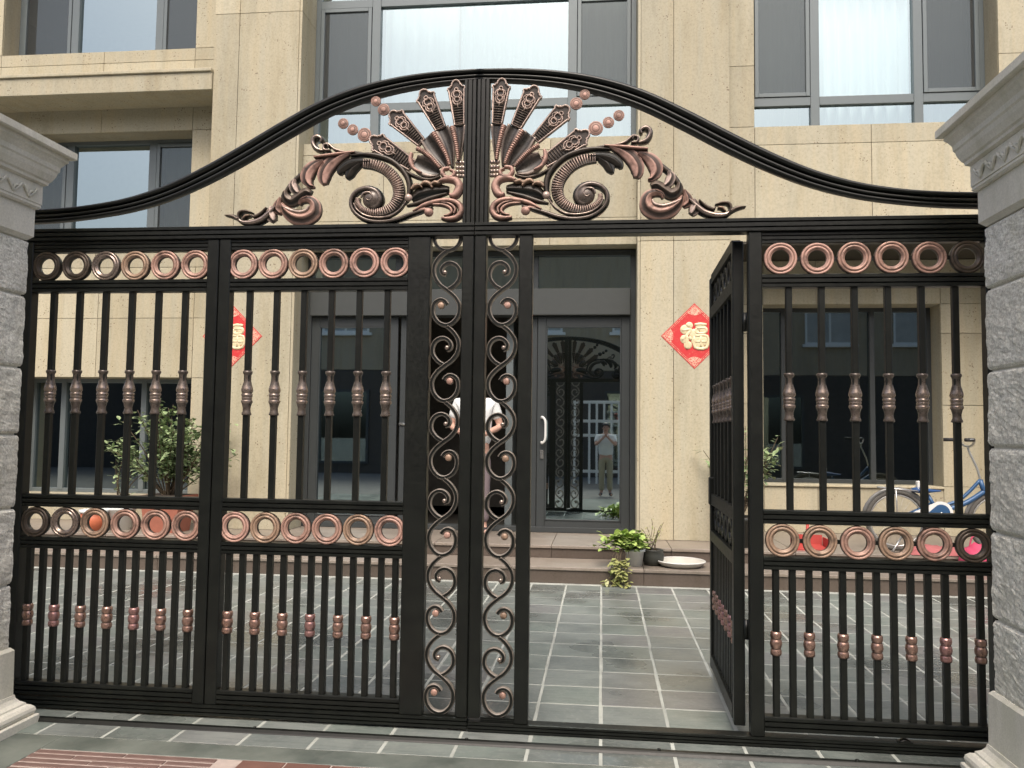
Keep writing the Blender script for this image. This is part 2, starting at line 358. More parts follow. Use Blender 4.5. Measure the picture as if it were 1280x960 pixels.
        if not closed: fs += [tuple(range(n))[::-1], tuple((m-1)*n+k for k in range(n))]
        return s.add(vs, fs, rb, mi, kind not in ('flat', 'groove'), mirror < 0)
    def dome(s, c, r, depth, n=14, rub=1.0, mi=0, rings=4):
        """half ball facing -y at (x, y, z)"""
        prof = [(r*math.cos(R(90)*i/rings)+1e-4, -depth*math.sin(R(90)*i/rings)) for i in range(rings+1)]
        return s.lathe([(r, 0.004)]+prof, n, 'Y', c, rub)
    def me(s, name, mats):
        me = bpy.data.meshes.new(name); me.from_pydata(s.v, [], s.f)
        for m in (mats if isinstance(mats, (list, tuple)) else [mats]): me.materials.append(m)
        me.polygons.foreach_set('material_index', s.mi); me.polygons.foreach_set('use_smooth', s.sm)
        if any(s.r):
            ca = me.color_attributes.new('rub', 'FLOAT_COLOR', 'POINT')
            ca.data.foreach_set('color', np.repeat(np.array(s.r, dtype=np.float32), 4))
        bm = bmesh.new(); bm.from_mesh(me); bmesh.ops.recalc_face_normals(bm, faces=bm.faces); bm.to_mesh(me); bm.free()
        me.update(); return me
    def build(s, name, mats, parent=None, loc=(0, 0, 0), rz=0.0): return link(name, s.me(name, mats), parent, loc, rz)

def spline(pts, n=6, closed=False):
    """Catmull-Rom through points of any dimension"""
    A = [np.array(p, float) for p in pts]; out = []; m = len(A)
    for i in range(m if closed else m-1):
        if closed: p0, p1, p2, p3 = A[i-1], A[i], A[(i+1) % m], A[(i+2) % m]
        else: p0, p1, p2, p3 = A[max(i-1, 0)], A[i], A[i+1], A[min(i+2, m-1)]
        for k in range(n):
            t = k/n
            out.append(tuple(0.5*((2*p1)+(-p0+p2)*t+(2*p0-5*p1+4*p2-p3)*t*t+(-p0+3*p1-3*p2+p3)*t**3)))
    if not closed: out.append(tuple(A[-1]))
    return out

# ------------------------------------------------------------------ ground, courtyard paving, pavement in front
gm = MB(); gm.add([(-150, -150, -0.03), (150, -150, -0.03), (150, 150, -0.03), (-150, 150, -0.03)], [(0, 1, 2, 3)])
tag(gm.build('ground', M['earth']), kind='structure')

TX, TY = 0.3225, 0.31
X_PH, Y_PH = 0.004, 0.13
court = MB(); court.box(-7.6, 6.2, -0.335, 3.93, -0.028, -0.0008)
court_o = tag(court.build('courtyard', M['grout']), kind='structure')
tile_me = MB().cbox(-TX/2+0.0075, TX/2-0.0075, -TY/2+0.006, TY/2-0.006, -0.012, 0.0, 0.0015).me('tile', M['slate'])
tile_half = MB().cbox(-TX/2+0.0075, TX/2-0.0075, -0.073, 0.073, -0.012, 0.0, 0.0015).me('tile', M['slate'])
def visible(x, y, z=0, mx=30):
    d = np.array([x, y, z])-CAMLOC; zz = d@_fw
    if zz < 0.2: return None
    px, py = CX+F_PX*(d@_r)/zz, CY-F_PX*(d@_u)/zz
    return zz if -mx < px < 1280+mx and -mx < py < 960+mx else None
tiles = []
for j in range(-1, 13):
    yc = Y_PH+TY*(j-0.5) if j >= 0 else None
    for i in range(-24, 20):
        xc = X_PH+TX*(i+0.5)
        y = Y_PH+TY*(j+0.5) if j >= 0 else Y_PH-TY/2
        if y+TY/2 > 3.94: continue
        d = visible(xc, y)
        if d: tiles.append((d, xc, y))
tiles.sort()
nstub = 0
for i in range(-12, 8):
    x = X_PH+TX*(i+0.5)
    if visible(x, -0.26): link('tile', tile_half, court_o, (x, -0.262, 0.0004)); nstub += 1
for k, (d, x, y) in enumerate(tiles[:300-nstub]):
    o = link('tile', tile_me, court_o, (x+random.uniform(-.002, .002), y+random.uniform(-.002, .002), random.uniform(0.0, 0.0012)))
    o.scale = (random.uniform(0.99, 1.005), random.uniform(0.985, 1.005), 1)
    o.rotation_euler = (random.uniform(-.002, .002), random.uniform(-.002, .002), random.uniform(-.003, .003))
rest = MB()
for (d, x, y) in tiles[300-nstub:]:
    rest.box(x-TX/2+0.0075, x+TX/2-0.0075, y-TY/2+0.006, y+TY/2-0.006, -0.012, random.uniform(0.0, 0.0012))
tag(rest.build('tile_field', M['slate'], court_o), kind='stuff')

# narrow tile strip between gate and rail, then damp cement and a patch of red paving
fr = empty('front_pavement', (0, -1.2, 0), 0, kind='structure')
fp = MB()
BX0, BX1, BY0, BY1 = -2.44, -1.545, -1.45, -0.485
PX0, PX1 = -1.52, -0.91
fp.cbox(-6, BX0, -3.2, -0.337, -0.028, -0.002, 0.002); fp.cbox(BX0, 6, BY1, -0.337, -0.028, -0.002, 0.002)
fp.cbox(PX1, 6, -3.2, BY1, -0.028, -0.002, 0.002); fp.cbox(BX0, PX1, -3.2, BY1, -0.028, -0.008, 0.002)
cement = fp.build('cement', M['wet_concrete'], fr, (0, 1.2, 0))
bed = MB().box(BX0+0.003, PX1-0.003, BY0, BY1-0.003, -0.02, -0.0035)
bed.build('joint_bed', M['pale_joint'], fr, (0, 1.2, 0))
bk = {L_: MB().cbox(-L_/2, L_/2, -0.0165, 0.0165, -0.012, 0.0, 0.002).me('brick', M['brick']) for L_ in (0.405, 0.2, 0.302)}
row = 0; y = BY1-0.03
while y > BY0+0.2:
    x = BX0+0.004
    for L_ in ((0.405, 0.405), (0.2, 0.405, 0.2), (0.302, 0.302, 0.2))[row % 3]:
        link('brick', bk[L_], fr, (x+L_/2, y+1.2, random.uniform(-0.001, 0.001)), random.uniform(-.006, .006)); x += L_+0.006
    y -= 0.047; row += 1
pv = MB().cbox(-0.095, 0.095, -0.095, 0.095, -0.012, 0.0, 0.002).me('paver', M['red_paver'])
for i in range(3):
    for j in range(4):
        link('paver', pv, fr, (PX0+0.105+i*0.197, BY1-0.105-j*0.197+1.2, random.uniform(-0.0015, 0.001)), random.uniform(-.01, .01))

# floor rail of the gate
rt = empty('gate_track', (-0.6, -0.175, 0), 0, 'low dark steel floor rail set in the paving just outside the gate', 'floor rail')
rb = MB()
rb.add([(-2.75+0.6, -0.016, 0.001), (2.6, -0.030, 0.001), (2.6, -0.020, 0.018), (-2.15, -0.008, 0.018), (-2.15, 0.016, 0.018), (2.6, 0.004, 0.018), (2.6, 0.014, 0.001), (-2.15, 0.028, 0.001)],
       [(0, 1, 2, 3), (3, 2, 5, 4), (4, 5, 6, 7), (0, 3, 4, 7), (1, 6, 5, 2)])
rb.build('rail_bar', M['iron'], rt)
rs = MB().lathe([(0.008, 0.018), (0.008, 0.022), (0.005, 0.024)], 8).me('rail_bolt', M['iron'])
for x in (-1.9, -1.0, 0.0, 0.86, 1.7): link('rail_bolt', rs, rt, (x, 0.004-0.003*x, 0))

# ------------------------------------------------------------------ granite steps
st = empty('granite_steps', (-0.6, 4.2, 0), 0, 'two long brown granite steps running along the house front up to the glass doors', 'steps')
SO = Vector((-0.6, 4.2, 0))
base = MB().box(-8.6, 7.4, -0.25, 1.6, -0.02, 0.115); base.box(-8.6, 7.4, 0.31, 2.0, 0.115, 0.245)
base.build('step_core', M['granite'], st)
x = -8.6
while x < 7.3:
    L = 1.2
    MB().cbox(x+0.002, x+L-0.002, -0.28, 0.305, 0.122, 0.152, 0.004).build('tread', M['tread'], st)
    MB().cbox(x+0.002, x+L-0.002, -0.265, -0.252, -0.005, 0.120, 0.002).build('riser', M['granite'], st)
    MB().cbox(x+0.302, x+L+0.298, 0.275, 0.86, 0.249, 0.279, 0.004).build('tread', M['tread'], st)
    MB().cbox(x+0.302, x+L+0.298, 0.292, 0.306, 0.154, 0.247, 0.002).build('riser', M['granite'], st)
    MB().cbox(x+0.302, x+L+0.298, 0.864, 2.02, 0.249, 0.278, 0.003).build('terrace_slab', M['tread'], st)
    x += L

# ------------------------------------------------------------------ the iron gate: two halves and a wicket door
GX = -0.613                                     # the gate's middle; u = x - GX along the gate
def at(px, py, Y=0.0):
    """the point of the plane y = Y seen at a photo pixel"""
    v = (px-CX)/F_PX*_r-(py-CY)/F_PX*_u+_fw; t = (Y-CAMLOC[1])/v[1]; p = CAMLOC+t*v
    return p[0], p[2]

def square_bar(h): return MB().cbox(-0.0145, 0.0145, -0.0145, 0.0145, 0, h, 0.003)
bar_long = square_bar(1.04).me('bar', M['iron'])          # z 1.063 .. 2.103
bar_short = square_bar(0.664).me('bar', M['iron'])        # z 0.133 .. 0.797
KN = [(0.020, 0.222), (0.027, 0.220), (0.028, 0.210), (0.023, 0.205), (0.018, 0.195), (0.019, 0.172), (0.027, 0.150), (0.034, 0.132), (0.036, 0.120), (0.030, 0.112), (0.028, 0.108), (0.033, 0.104), (0.034, 0.097), (0.028, 0.092), (0.031, 0.088), (0.031, 0.082), (0.027, 0.078), (0.034, 0.072), (0.034, 0.064), (0.028, 0.056), (0.021, 0.036), (0.022, 0.018), (0.029, 0.006), (0.028, 0.0), (0.018, -0.001)]
knuckle_me = MB().lathe([(0.0145+(r-0.0145)*0.72, z, 1.0 if r > 0.0295 else 0.3) for r, z in KN], 12).me('knuckle', M['bronze'])
CO = [(0.018, 0.0), (0.025, 0.001), (0.028, 0.012), (0.026, 0.026), (0.021, 0.031), (0.026, 0.036), (0.030, 0.053), (0.026, 0.070), (0.021, 0.075), (0.026, 0.080), (0.028, 0.094), (0.025, 0.107), (0.018, 0.108)]
collar_mes = [MB().lathe([(0.0145+(r-0.0145)*0.85, z, 1.0 if r > 0.0245 else 0.1) for r, z in CO], 12).me('collar', M[m]) for m in ('collar_copper', 'collar_copper', 'collar_rose')]
RP = [(0.0765, 0.004, 0.0), (0.0765, -0.012, 0.35), (0.073, -0.017, 1.0), (0.0655, -0.017, 1.0), (0.0635, -0.012, 0.55), (0.061, -0.012, 0.6), (0.059, -0.018, 1.0), (0.0515, -0.018, 1.0), (0.049, -0.012, 0.6), (0.0435, -0.012, 0.9), (0.0415, -0.006, 0.2), (0.0415, 0.004, 0.0), (0.0435, 0.014, 0.0), (0.0745, 0.014, 0.0)]
ring_mes = {m: MB().lathe(RP, 28, 'Y', (0, 0, 0), closed=True).me('ring', M[m]) for m in ('copper', 'pink', 'brass', 'dark_bronze', 'bronze')}
peg_me = MB().box(-0.011, 0.011, -0.009, 0.009, -0.012, 0.012).me('peg', M['iron'])

def hrail(parent, u0, u1, z0, z1, d=0.026, name='rail', grooves=True, y=0.0):
    b = MB()
    if grooves: b.relief([(u0, (z0+z1)/2), (u1, (z0+z1)/2)], (z1-z0)/2, d, y, 'groove')
    else: b.cbox(u0, u1, y-d, y+d, z0, z1, 0.003)
    return b.build(name, M['iron'], parent)
def vpost(parent, u0, u1, z0, z1, d=0.03, name='post', y=0.0, grooved=False):
    b = MB()
    if grooved: b.relief([((u0+u1)/2, z0), ((u0+u1)/2, z1)], (u1-u0)/2, d, y, 'groove')
    else: b.cbox(u0, u1, y-d, y+d, z0, z1, 0.004)
    return b.build(name, M['iron'], parent)

def ring_row(parent, us, zc, mats, ztop, zbot, lo, hi):
    for u, m in zip(us, mats):
        r = link('ring', ring_mes[m], parent, (u, -0.006, zc+random.uniform(-.002, .002)))
        r.rotation_euler = (0, random.uniform(0, 6.28), 0)
        b = MB()
        b.box(u-0.011, u+0.011, -0.012, 0.008, zc+0.074, ztop+0.002); b.box(u-0.011, u+0.011, -0.012, 0.008, zbot-0.002, zc-0.074)
        b.build('peg', M['iron'], parent)
    for a, c in zip(us[:-1], us[1:]):
        MB().box(a+0.074, c-0.074, -0.011, 0.007, zc-0.009, zc+0.009).build('link', M['iron'], parent)

def barred_panel(parent, u0, u1, ub, ul, ur, top_m, low_m, z_low=0.135):
    """ub: upper bars, ul: lower bars (all), ur: ring centres"""
    hrail(parent, u0, u1, 2.308, 2.362, 0.022)
    hrail(parent, u0, u1, 2.100, 2.163, 0.026)
    hrail(parent, u0, u1, 1.003, 1.066, 0.026)
    hrail(parent, u0, u1, 0.794, 0.852, 0.026)
    hrail(parent, u0, u1, 0.070, z_low, 0.028)
    for u in ub:
        link('bar', bar_long, parent, (u, 0, 1.063))
        k = link('knuckle', knuckle_me, parent, (u, 0, 1.478)); k.rotation_euler.z = random.uniform(0, 6)
    for i, u in enumerate(ul):
        link('bar', bar_short, parent, (u, 0, 0.132))
        if i % 2 == 0: link('collar', random.choice(collar_mes), parent, (u, 0, 0.405))
    ring_row(parent, ur, 2.236, top_m, 2.308, 2.163, u0, u1)
    ring_row(parent, ur, 0.926, low_m, 1.003, 0.852, u0, u1)

ARCH_O = [(0, 3.212), (0.2, 3.207), (0.4, 3.188), (0.6, 3.149), (0.8, 3.082), (1.0, 2.982), (1.2, 2.869), (1.4, 2.760), (1.6, 2.668), (1.8, 2.604), (2.0, 2.568), (2.2, 2.550), (2.42, 2.544)]
ARCH_I = [(0, 3.142), (0.2, 3.129), (0.4, 3.102), (0.6, 3.053), (0.8, 2.975), (1.0, 2.868), (1.2, 2.755), (1.4, 2.654), (1.6, 2.573), (1.8, 2.519), (2.0, 2.488), (2.2, 2.469), (2.42, 2.460)]
def arch(parent, s, u_in):
    O = spline([(u*1.0, z) for u, z in ARCH_O], 5); I = spline(ARCH_I, 5)
    O = [p for p in O if p[0] >= u_in-1e-6]; I = I[-len(O):]
    c = [((a[0]+b[0])/2*s, (a[1]+b[1])/2) for a, b in zip(O, I)]
    for f0, f1, d in ((-0.94, -0.42, 0.021), (-0.38, 0.14, 0.017), (0.18, 0.94, 0.023)):
        b = MB(); pts = []; ww = []
        for a, q in zip(O, I):
            m0 = np.array(q)+(np.array(a)-np.array(q))*(f0+1)/2; m1 = np.array(q)+(np.array(a)-np.array(q))*(f1+1)/2
            pts.append((s*(m0[0]+m1[0])/2, (m0[1]+m1[1])/2)); ww.append(np.linalg.norm(m1-m0)/2*0.93)
        b.relief(pts, ww, d, 0.0, 'round', (0, 0))
        b.build('arch_rail', M['iron'], parent)

# ---- moulded ornament, measured on the left half of the photograph and mirrored for the right half
def Z1(x, y): p = at(280+x/7.111, 170+y/7.111); return (p[0]-GX, p[1])
def Z2(x, y): p = at(420+x/4.8, 90+y/4.8); return (p[0]-GX, p[1])
W1 = 1.14*0.00412/7.111; W2 = 1.10*0.00405/4.8
MID = -0.008
def stroke(b, Z, W, pts, kind, depth, y, rub, mirror, n=6):
    q = spline([(*Z(p[0], p[1]), p[2]*W) for p in pts], n)
    b.relief([(p[0], p[1]) for p in q], [max(p[2], 0.0008) for p in q], depth, y, kind, rub, mirror=mirror)

def plume(parent, tip, base, wt, wb, s):
    T = np.array(Z2(*tip)); B = np.array(Z2(*base)); L = np.linalg.norm(T-B); ax = (T-B)/L; nx = np.array([ax[1], -ax[0]])
    wt *= W2; wb *= W2
    def q(t, l): v = B+ax*t*L+nx*l; return (v[0]*s, v[1])
    def width(t): return wb+(wt-wb)*min(t/0.8, 1)
    ht = 0.78
    out = [(0, -wb), (ht, -wt), (ht+.015, -wt*1.12), (ht+.05, -wt*1.1), (ht+.07, -wt*.75), (ht+.10, -wt*.72)]
    for k in range(9):
        a = math.pi*k/8; out.append((ht+.10+math.sin(a)*0.115, -math.cos(a)*wt*0.55))
    out += [(ht+.10, wt*.72), (ht+.07, wt*.75), (ht+.05, wt*1.1), (ht+.015, wt*1.12), (ht, wt), (0, wb)]
    ring = [q(t, l) for t, l in out]; n = len(ring); b = MB()
    b.add([(x, -0.020, z) for x, z in ring]+[(x, 0.004, z) for x, z in ring], [tuple(range(n)), tuple(range(n, 2*n))[::-1]]+[(i, n+i, n+(i+1) % n, (i+1) % n) for i in range(n)], 0.07)
    body = b.build('plume', M['copper'], parent)
    o = MB(); o.relief(ring, 0.0050, 0.008, -0.022, 'round', (0.7, 1), closed=True)
    o.build('plume_edge', M['pale'], body)
    r = MB()
    for k in range(9):
        t = 0.04+k*0.055; ww = width(t)-0.006
        if k > 5: ww *= 0.9
        r.relief([q(t, -ww), q(t, ww)], 0.0030, 0.006, -0.021, 'round', (0.3, 0.9))
    for k in range(3):
        t = 0.60+k*0.06
        for sg in (-1, 1): r.relief([q(t, sg*(width(t)-0.006)), q(t, sg*width(t)*0.6)], 0.0026, 0.006, -0.021, 'round', (0.25, 0.6))
    r.build('plume_rib', M['dark_bronze'], body)
    m = MB(); mt = 0.58
    for c, rr, sq in ((mt+0.10, 0.42, 1.0), (mt-0.02, 0.34, 1.0), (mt+0.2, 0.22, 1.0)):
        m.relief([q(c+math.sin(a)*rr*wt/L*1.0, math.cos(a)*rr*wt) for a in [2*math.pi*k/12 for k in range(12)]], 0.0036, 0.008, -0.022, 'round', (0.8, 1), closed=True)
    for sg in (-1, 1):
        cv = spline([(mt-0.13, 0), (mt-0.12, sg*0.3*wt), (mt-0.05, sg*0.55*wt), (mt+0.03, sg*0.5*wt), (mt+0.06, sg*0.68*wt), (mt+0.13, sg*0.58*wt), (mt+0.17, sg*0.3*wt)], 4)
        m.relief([q(*c) for c in cv], 0.0034, 0.008, -0.022, 'round', (0.8, 1))
    m.relief([q(mt-0.2, 0), q(mt-0.1, 0)], 0.0028, 0.008, -0.022, 'round', (0.8, 1))
    m.build('plume_motif', M['pale'], body)

def ornament(parent, s):
    """cast fan and scroll work above the beam; s = 1 as measured, -1 mirrored"""
    sm = 1.0 if s > 0 else -1.0
    D = dict(mirror=sm)
    for tip, base, wt, wb in (((722, 60), (745, 325), 42, 26), ((522, 118), (632, 348), 47, 28), ((332, 250), (518, 432), 46, 24), ((212, 402), (462, 568), 46, 30)):
        plume(parent, tip, base, wt, wb, sm)
    # shell petals between the plumes and the boss
    for pts in ([(478, 540, 34), (520, 565, 52), (575, 595, 44), (625, 615, 14)], [(545, 400, 36), (590, 465, 44), (635, 530, 32), (672, 592, 9)],
                [(640, 350, 40), (672, 420, 36), (692, 500, 24), (702, 580, 7)], [(745, 332, 34), (748, 410, 24), (745, 490, 14), (742, 560, 6)]):
        b = MB(); stroke(b, Z2, W2, pts, 'spoon', 0.017, -0.012, (0.10, 0.75), sm); b.build('shell_petal', M['bronze'], parent)
    for pts in ([(495, 470, 13), (545, 500, 13), (590, 540, 12), (632, 590, 9)], [(590, 378, 14), (630, 440, 14), (668, 510, 12), (690, 572, 9)], [(703, 342, 14), (720, 410, 13), (733, 480, 11), (740, 545, 8)]):
        q = spline([(*Z2(p[0], p[1]), p[2]*W2) for p in pts], 6); b = MB()
        step = 0
        for i in range(len(q)-1):
            a, c = np.array(q[i]), np.array(q[i+1]); e = a+(c-a)*0.78
            b.relief([(a[0], a[1]), (e[0], e[1])], [a[2], e[2]], 0.012, -0.034, 'round', (0.5, 1), mirror=sm)
        b.build('bead_ridge', M['copper'], parent)
    b = MB(); stroke(b, Z2, W2, [(462, 500, 9), (455, 545, 12), (475, 590, 10), (520, 615, 5)], 'round', 0.012, -0.034, (0.8, 1), sm); b.build('shell_rim', M['pink'], parent)
    b = MB(); stroke(b, Z2, W2, [(225, 490, 4), (300, 515, 9), (370, 555, 10), (430, 605, 10), (500, 640, 10), (570, 650, 9), (630, 632, 7)], 'round', 0.014, -0.012, (0.1, 0.7), sm); b.build('sweep', M['dark_bronze'], parent)
    b = MB()
    for x in (733, 752, 768):
        for y in (553, 582, 607, 632):
            X, Zz = Z2(x, y); b.dome((X*sm, -0.02, Zz), 12*W2, 0.010, 8, 1.0, 0, 3)
    b.build('bead_cluster', M['bronze'], parent)
    b = MB(); stroke(b, Z2, W2, [(690, 590, 8), (655, 595, 11), (645, 620, 12), (668, 645, 12), (705, 640, 11), (715, 612, 9), (690, 600, 6)], 'round', 0.014, -0.034, (0.7, 1), sm); b.build('boss', M['pink'], parent)
    # large C scroll: dark border band, ribbed flute, leafy head and round eye
    b = MB()
    stroke(b, Z2, W2, [(90, 512, 5), (180, 503, 12), (260, 512, 16), (340, 540, 17), (400, 590, 17), (438, 650, 17), (447, 715, 16), (432, 770, 11), (410, 800, 5)], 'round', 0.020, -0.016, (0.0, 0.45), sm)
    b.build('scroll_border', M['dark_bronze'], parent)
    b = MB()
    stroke(b, Z2, W2, [(585, 818, 4), (520, 840, 10), (450, 862, 13), (380, 888, 14), (290, 905, 14), (200, 897, 14), (135, 862, 14), (100, 810, 14), (106, 755, 14), (145, 718, 16), (200, 706, 18), (250, 728, 22), (268, 775, 24), (240, 815, 20), (205, 812, 10)], 'round', 0.022, -0.016, (0.0, 0.4), sm)
    stroke(b, Z2, W2, [(430, 790, 3), (390, 840, 6), (330, 876, 7), (260, 884, 7), (190, 872, 7), (140, 838, 6), (120, 800, 5)], 'round', 0.014, -0.030, (0.3, 1), sm)
    b.build('scroll_border', M['bronze'], parent)
    fl = [(165, 558, 22), (230, 562, 27), (295, 588, 29), (345, 632, 31), (378, 690, 32), (380, 755, 31), (345, 812, 27), (285, 844, 22), (220, 848, 18), (165, 830, 16), (138, 795, 14), (140, 762, 11)]
    b = MB(); stroke(b, Z2, W2, fl, 'spoon', 0.014, -0.010, (0.05, 0.35), sm); b.build('scroll_flute', M['dark_bronze'], parent)
    b = MB(); q = spline([(*Z2(p[0], p[1]), p[2]*W2) for p in fl], 5)
    for i in range(1, len(q)-1):
        p = np.array(q[i]); t = np.array(q[i+1][:2])-np.array(q[i-1][:2]); t /= np.linalg.norm(t); nn = np.array([-t[1], t[0]])*p[2]*0.9
        b.relief([(p[0]-nn[0], p[1]-nn[1]), (p[0]+nn[0], p[1]+nn[1])], 0.0034, 0.010, -0.021, 'round', (0.9, 1), mirror=sm)
    b.build('flute_ribs', M['pale'], parent)
    b = MB()
    for pts in ([(210, 545, 10), (130, 548, 24), (75, 566, 28), (35, 600, 22), (28, 622, 8)], [(150, 560, 14), (105, 590, 26), (85, 622, 24), (72, 648, 8)]):
        stroke(b, Z2, W2, pts, 'leaf', 0.022, -0.014, (0.0, 0.25), sm)
    b.build('scroll_head', M['dark_bronze'], parent)
    X, Zz = Z2(222, 772); b = MB(); b.dome((X*sm, -0.022, Zz), 50*W2, 0.026, 18, 0.35, 0, 5)
    stroke(b, Z2, W2, [(165, 770, 5), (180, 742, 6), (215, 738, 6), (232, 762, 5), (215, 785, 4), (198, 776, 3)], 'round', 0.006, -0.044, (0.8, 1), sm)
    b.build('scroll_eye', M['bronze'], parent)
    X, Zz = Z2(444, 765); b = MB(); b.dome((X*sm, -0.03, Zz), 20*W2, 0.02, 12, 1.0, 0, 4); b.build('knob', M['pale'], parent)
    # leaves at the foot of the fan
    b = MB()
    stroke(b, Z2, W2, [(455, 770, 12), (500, 738, 34), (560, 722, 40), (620, 715, 36), (680, 712, 20)], 'leaf', 0.018, -0.008, (0.0, 0.25), sm)
    stroke(b, Z2, W2, [(430, 810, 6), (500, 790, 14), (580, 760, 14), (670, 735, 6)], 'round', 0.014, -0.016, (0.0, 0.5), sm)
    b.build('foot_leaf', M['dark_bronze'], parent)
    b = MB()
    stroke(b, Z2, W2, [(460, 715, 6), (480, 692, 14), (510, 690, 8), (525, 705, 4)], 'round', 0.016, -0.026, (0.5, 1), sm)
    stroke(b, Z2, W2, [(515, 690, 5), (540, 672, 13), (570, 682, 12), (585, 705, 5)], 'round', 0.016, -0.026, (0.5, 1), sm)
    stroke(b, Z2, W2, [(575, 690, 5), (600, 672, 12), (625, 678, 10), (640, 665, 6)], 'round', 0.016, -0.026, (0.5, 1), sm)
    b.build('leaf_edge', M['brass'], parent)
    b = MB(); stroke(b, Z2, W2, [(625, 668, 8), (670, 652, 17), (720, 658, 21), (744, 695, 22), (728, 738, 23), (702, 752, 15), (690, 742, 6)], 'round', 0.022, -0.026, (0.6, 1), sm); b.build('leaf_curl', M['pink'], parent)
    b = MB()
    stroke(b, Z2, W2, [(470, 845, 5), (540, 806, 14), (620, 784, 16), (690, 780, 17), (738, 800, 18), (756, 838, 18), (735, 874, 18), (690, 888, 16), (640, 886, 9)], 'round', 0.022, -0.022, (0.35, 1), sm)
    stroke(b, Z2, W2, [(590, 806, 6), (650, 808, 10), (690, 825, 11), (702, 850, 10), (680, 868, 7), (655, 872, 4)], 'round', 0.016, -0.03, (0.3, 1), sm)
    stroke(b, Z2, W2, [(640, 795, 4), (690, 803, 8), (722, 832, 9), (715, 862, 6)], 'round', 0.016, -0.032, (0.2, 0.9), sm)
    b.build('leaf_curl', M['copper'], parent)
    X, Zz = Z2(562, 848); b = MB(); b.dome((X*sm, -0.02, Zz), 25*W2, 0.024, 12, 1.0, 0, 4); stroke(b, Z2, W2, [(500, 838, 5), (535, 832, 13), (565, 840, 18)], 'round', 0.018, -0.02, (0.6, 1), sm); b.build('bud', M['pink'], parent)
    # acanthus branch running out along the beam
    b = MB()
    stroke(b, Z1, W1, [(1290, 172, 8), (1150, 160, 20), (1000, 185, 26), (880, 232, 24), (770, 300, 22), (670, 375, 22), (590, 460, 22), (548, 550, 20), (552, 640, 16), (590, 700, 10)], 'round', 0.018, -0.008, (0.0, 0.5), sm)
    b.build('branch', M['dark_bronze'], parent)
    for pts, m in (([(1140, 165, 10), (1040, 205, 36), (960, 262, 52), (910, 335, 52), (900, 395, 44), (908, 440, 22)], 'pink'),
                   ([(900, 235, 10), (820, 275, 40), (765, 335, 52), (752, 400, 46), (782, 452, 20), (812, 462, 8)], 'pink'),
                   ([(1180, 160, 8), (1060, 172, 16), (930, 190, 17), (820, 205, 12)], 'copper'),
                   ([(650, 400, 10), (630, 440, 32), (645, 490, 34), (675, 520, 18)], 'pale'),
                   ([(560, 500, 14), (568, 560, 40), (620, 590, 42), (690, 545, 40), (745, 510, 36), (785, 520, 24)], 'dark_bronze'),
                   ([(535, 610, 10), (560, 665, 36), (630, 722, 56), (720, 738, 62), (800, 700, 58), (822, 640, 46), (800, 590, 34), (750, 575, 26), (700, 592, 18), (690, 625, 8)], 'copper'),
                   ([(540, 640, 6), (610, 672, 16), (690, 690, 17), (755, 672, 15), (775, 640, 10)], 'pale'),
                   ([(520, 560, 8), (495, 620, 30), (488, 665, 32), (520, 700, 12)], 'copper'),
                   ([(440, 640, 10), (430, 690, 34), (440, 735, 38), (460, 765, 20)], 'pale'),
                   ([(480, 640, 8), (420, 700, 26), (350, 755, 28), (260, 782, 26), (185, 778, 20), (140, 740, 14)], 'bronze'),
                   ([(175, 780, 10), (150, 735, 14), (165, 690, 15), (215, 680, 13), (270, 695, 6)], 'dark_bronze'),
                   ([(190, 755, 5), (215, 725, 13), (250, 720, 9)], 'brass'),
                   ([(400, 650, 5), (350, 700, 15), (295, 730, 15), (270, 720, 6)], 'dark_bronze'),
                   ([(160, 770, 10), (120, 735, 17), (75, 722, 13), (35, 722, 4)], 'dark_bronze'),
                   ([(1090, 160, 6), (1010, 140, 12), (955, 95, 12), (930, 85, 8)], 'bronze'),
                   ([(960, 145, 6), (912, 140, 12), (905, 105, 12), (935, 92, 10), (950, 118, 6)], 'bronze'),
                   ([(900, 150, 8), (840, 130, 20), (810, 85, 22), (815, 40, 22), (850, 22, 20), (885, 45, 16), (875, 75, 8)], 'bronze')):
        b = MB(); stroke(b, Z1, W1, pts, 'leaf' if max(p[2] for p in pts) > 30 else 'round', 0.024, -0.02, (0.12, 1.0), sm)
        b.build('acanthus_leaf', M[m], parent)
    # copper discs chained out from the two lower plumes
    for c, rr in (((175, 382), 42), ((105, 352), 33), ((48, 315), 32), ((290, 232), 36), ((243, 182), 30)):
        X, Zz = Z2(*c); b = MB(); r0 = rr*W2*0.92
        b.lathe([(r0*.96, 0.004, 0), (r0, -0.004, .8), (r0*.90, -0.008, 1), (r0*.76, -0.004, .25), (r0*.66, -0.009, 1), (r0*.46, -0.005, .25), (r0*.36, -0.009, 1), (r0*.05, -0.008, 1)], 18, 'Y', (X*sm, -0.01, Zz))
        b.build('rosette', M['pink'], parent)

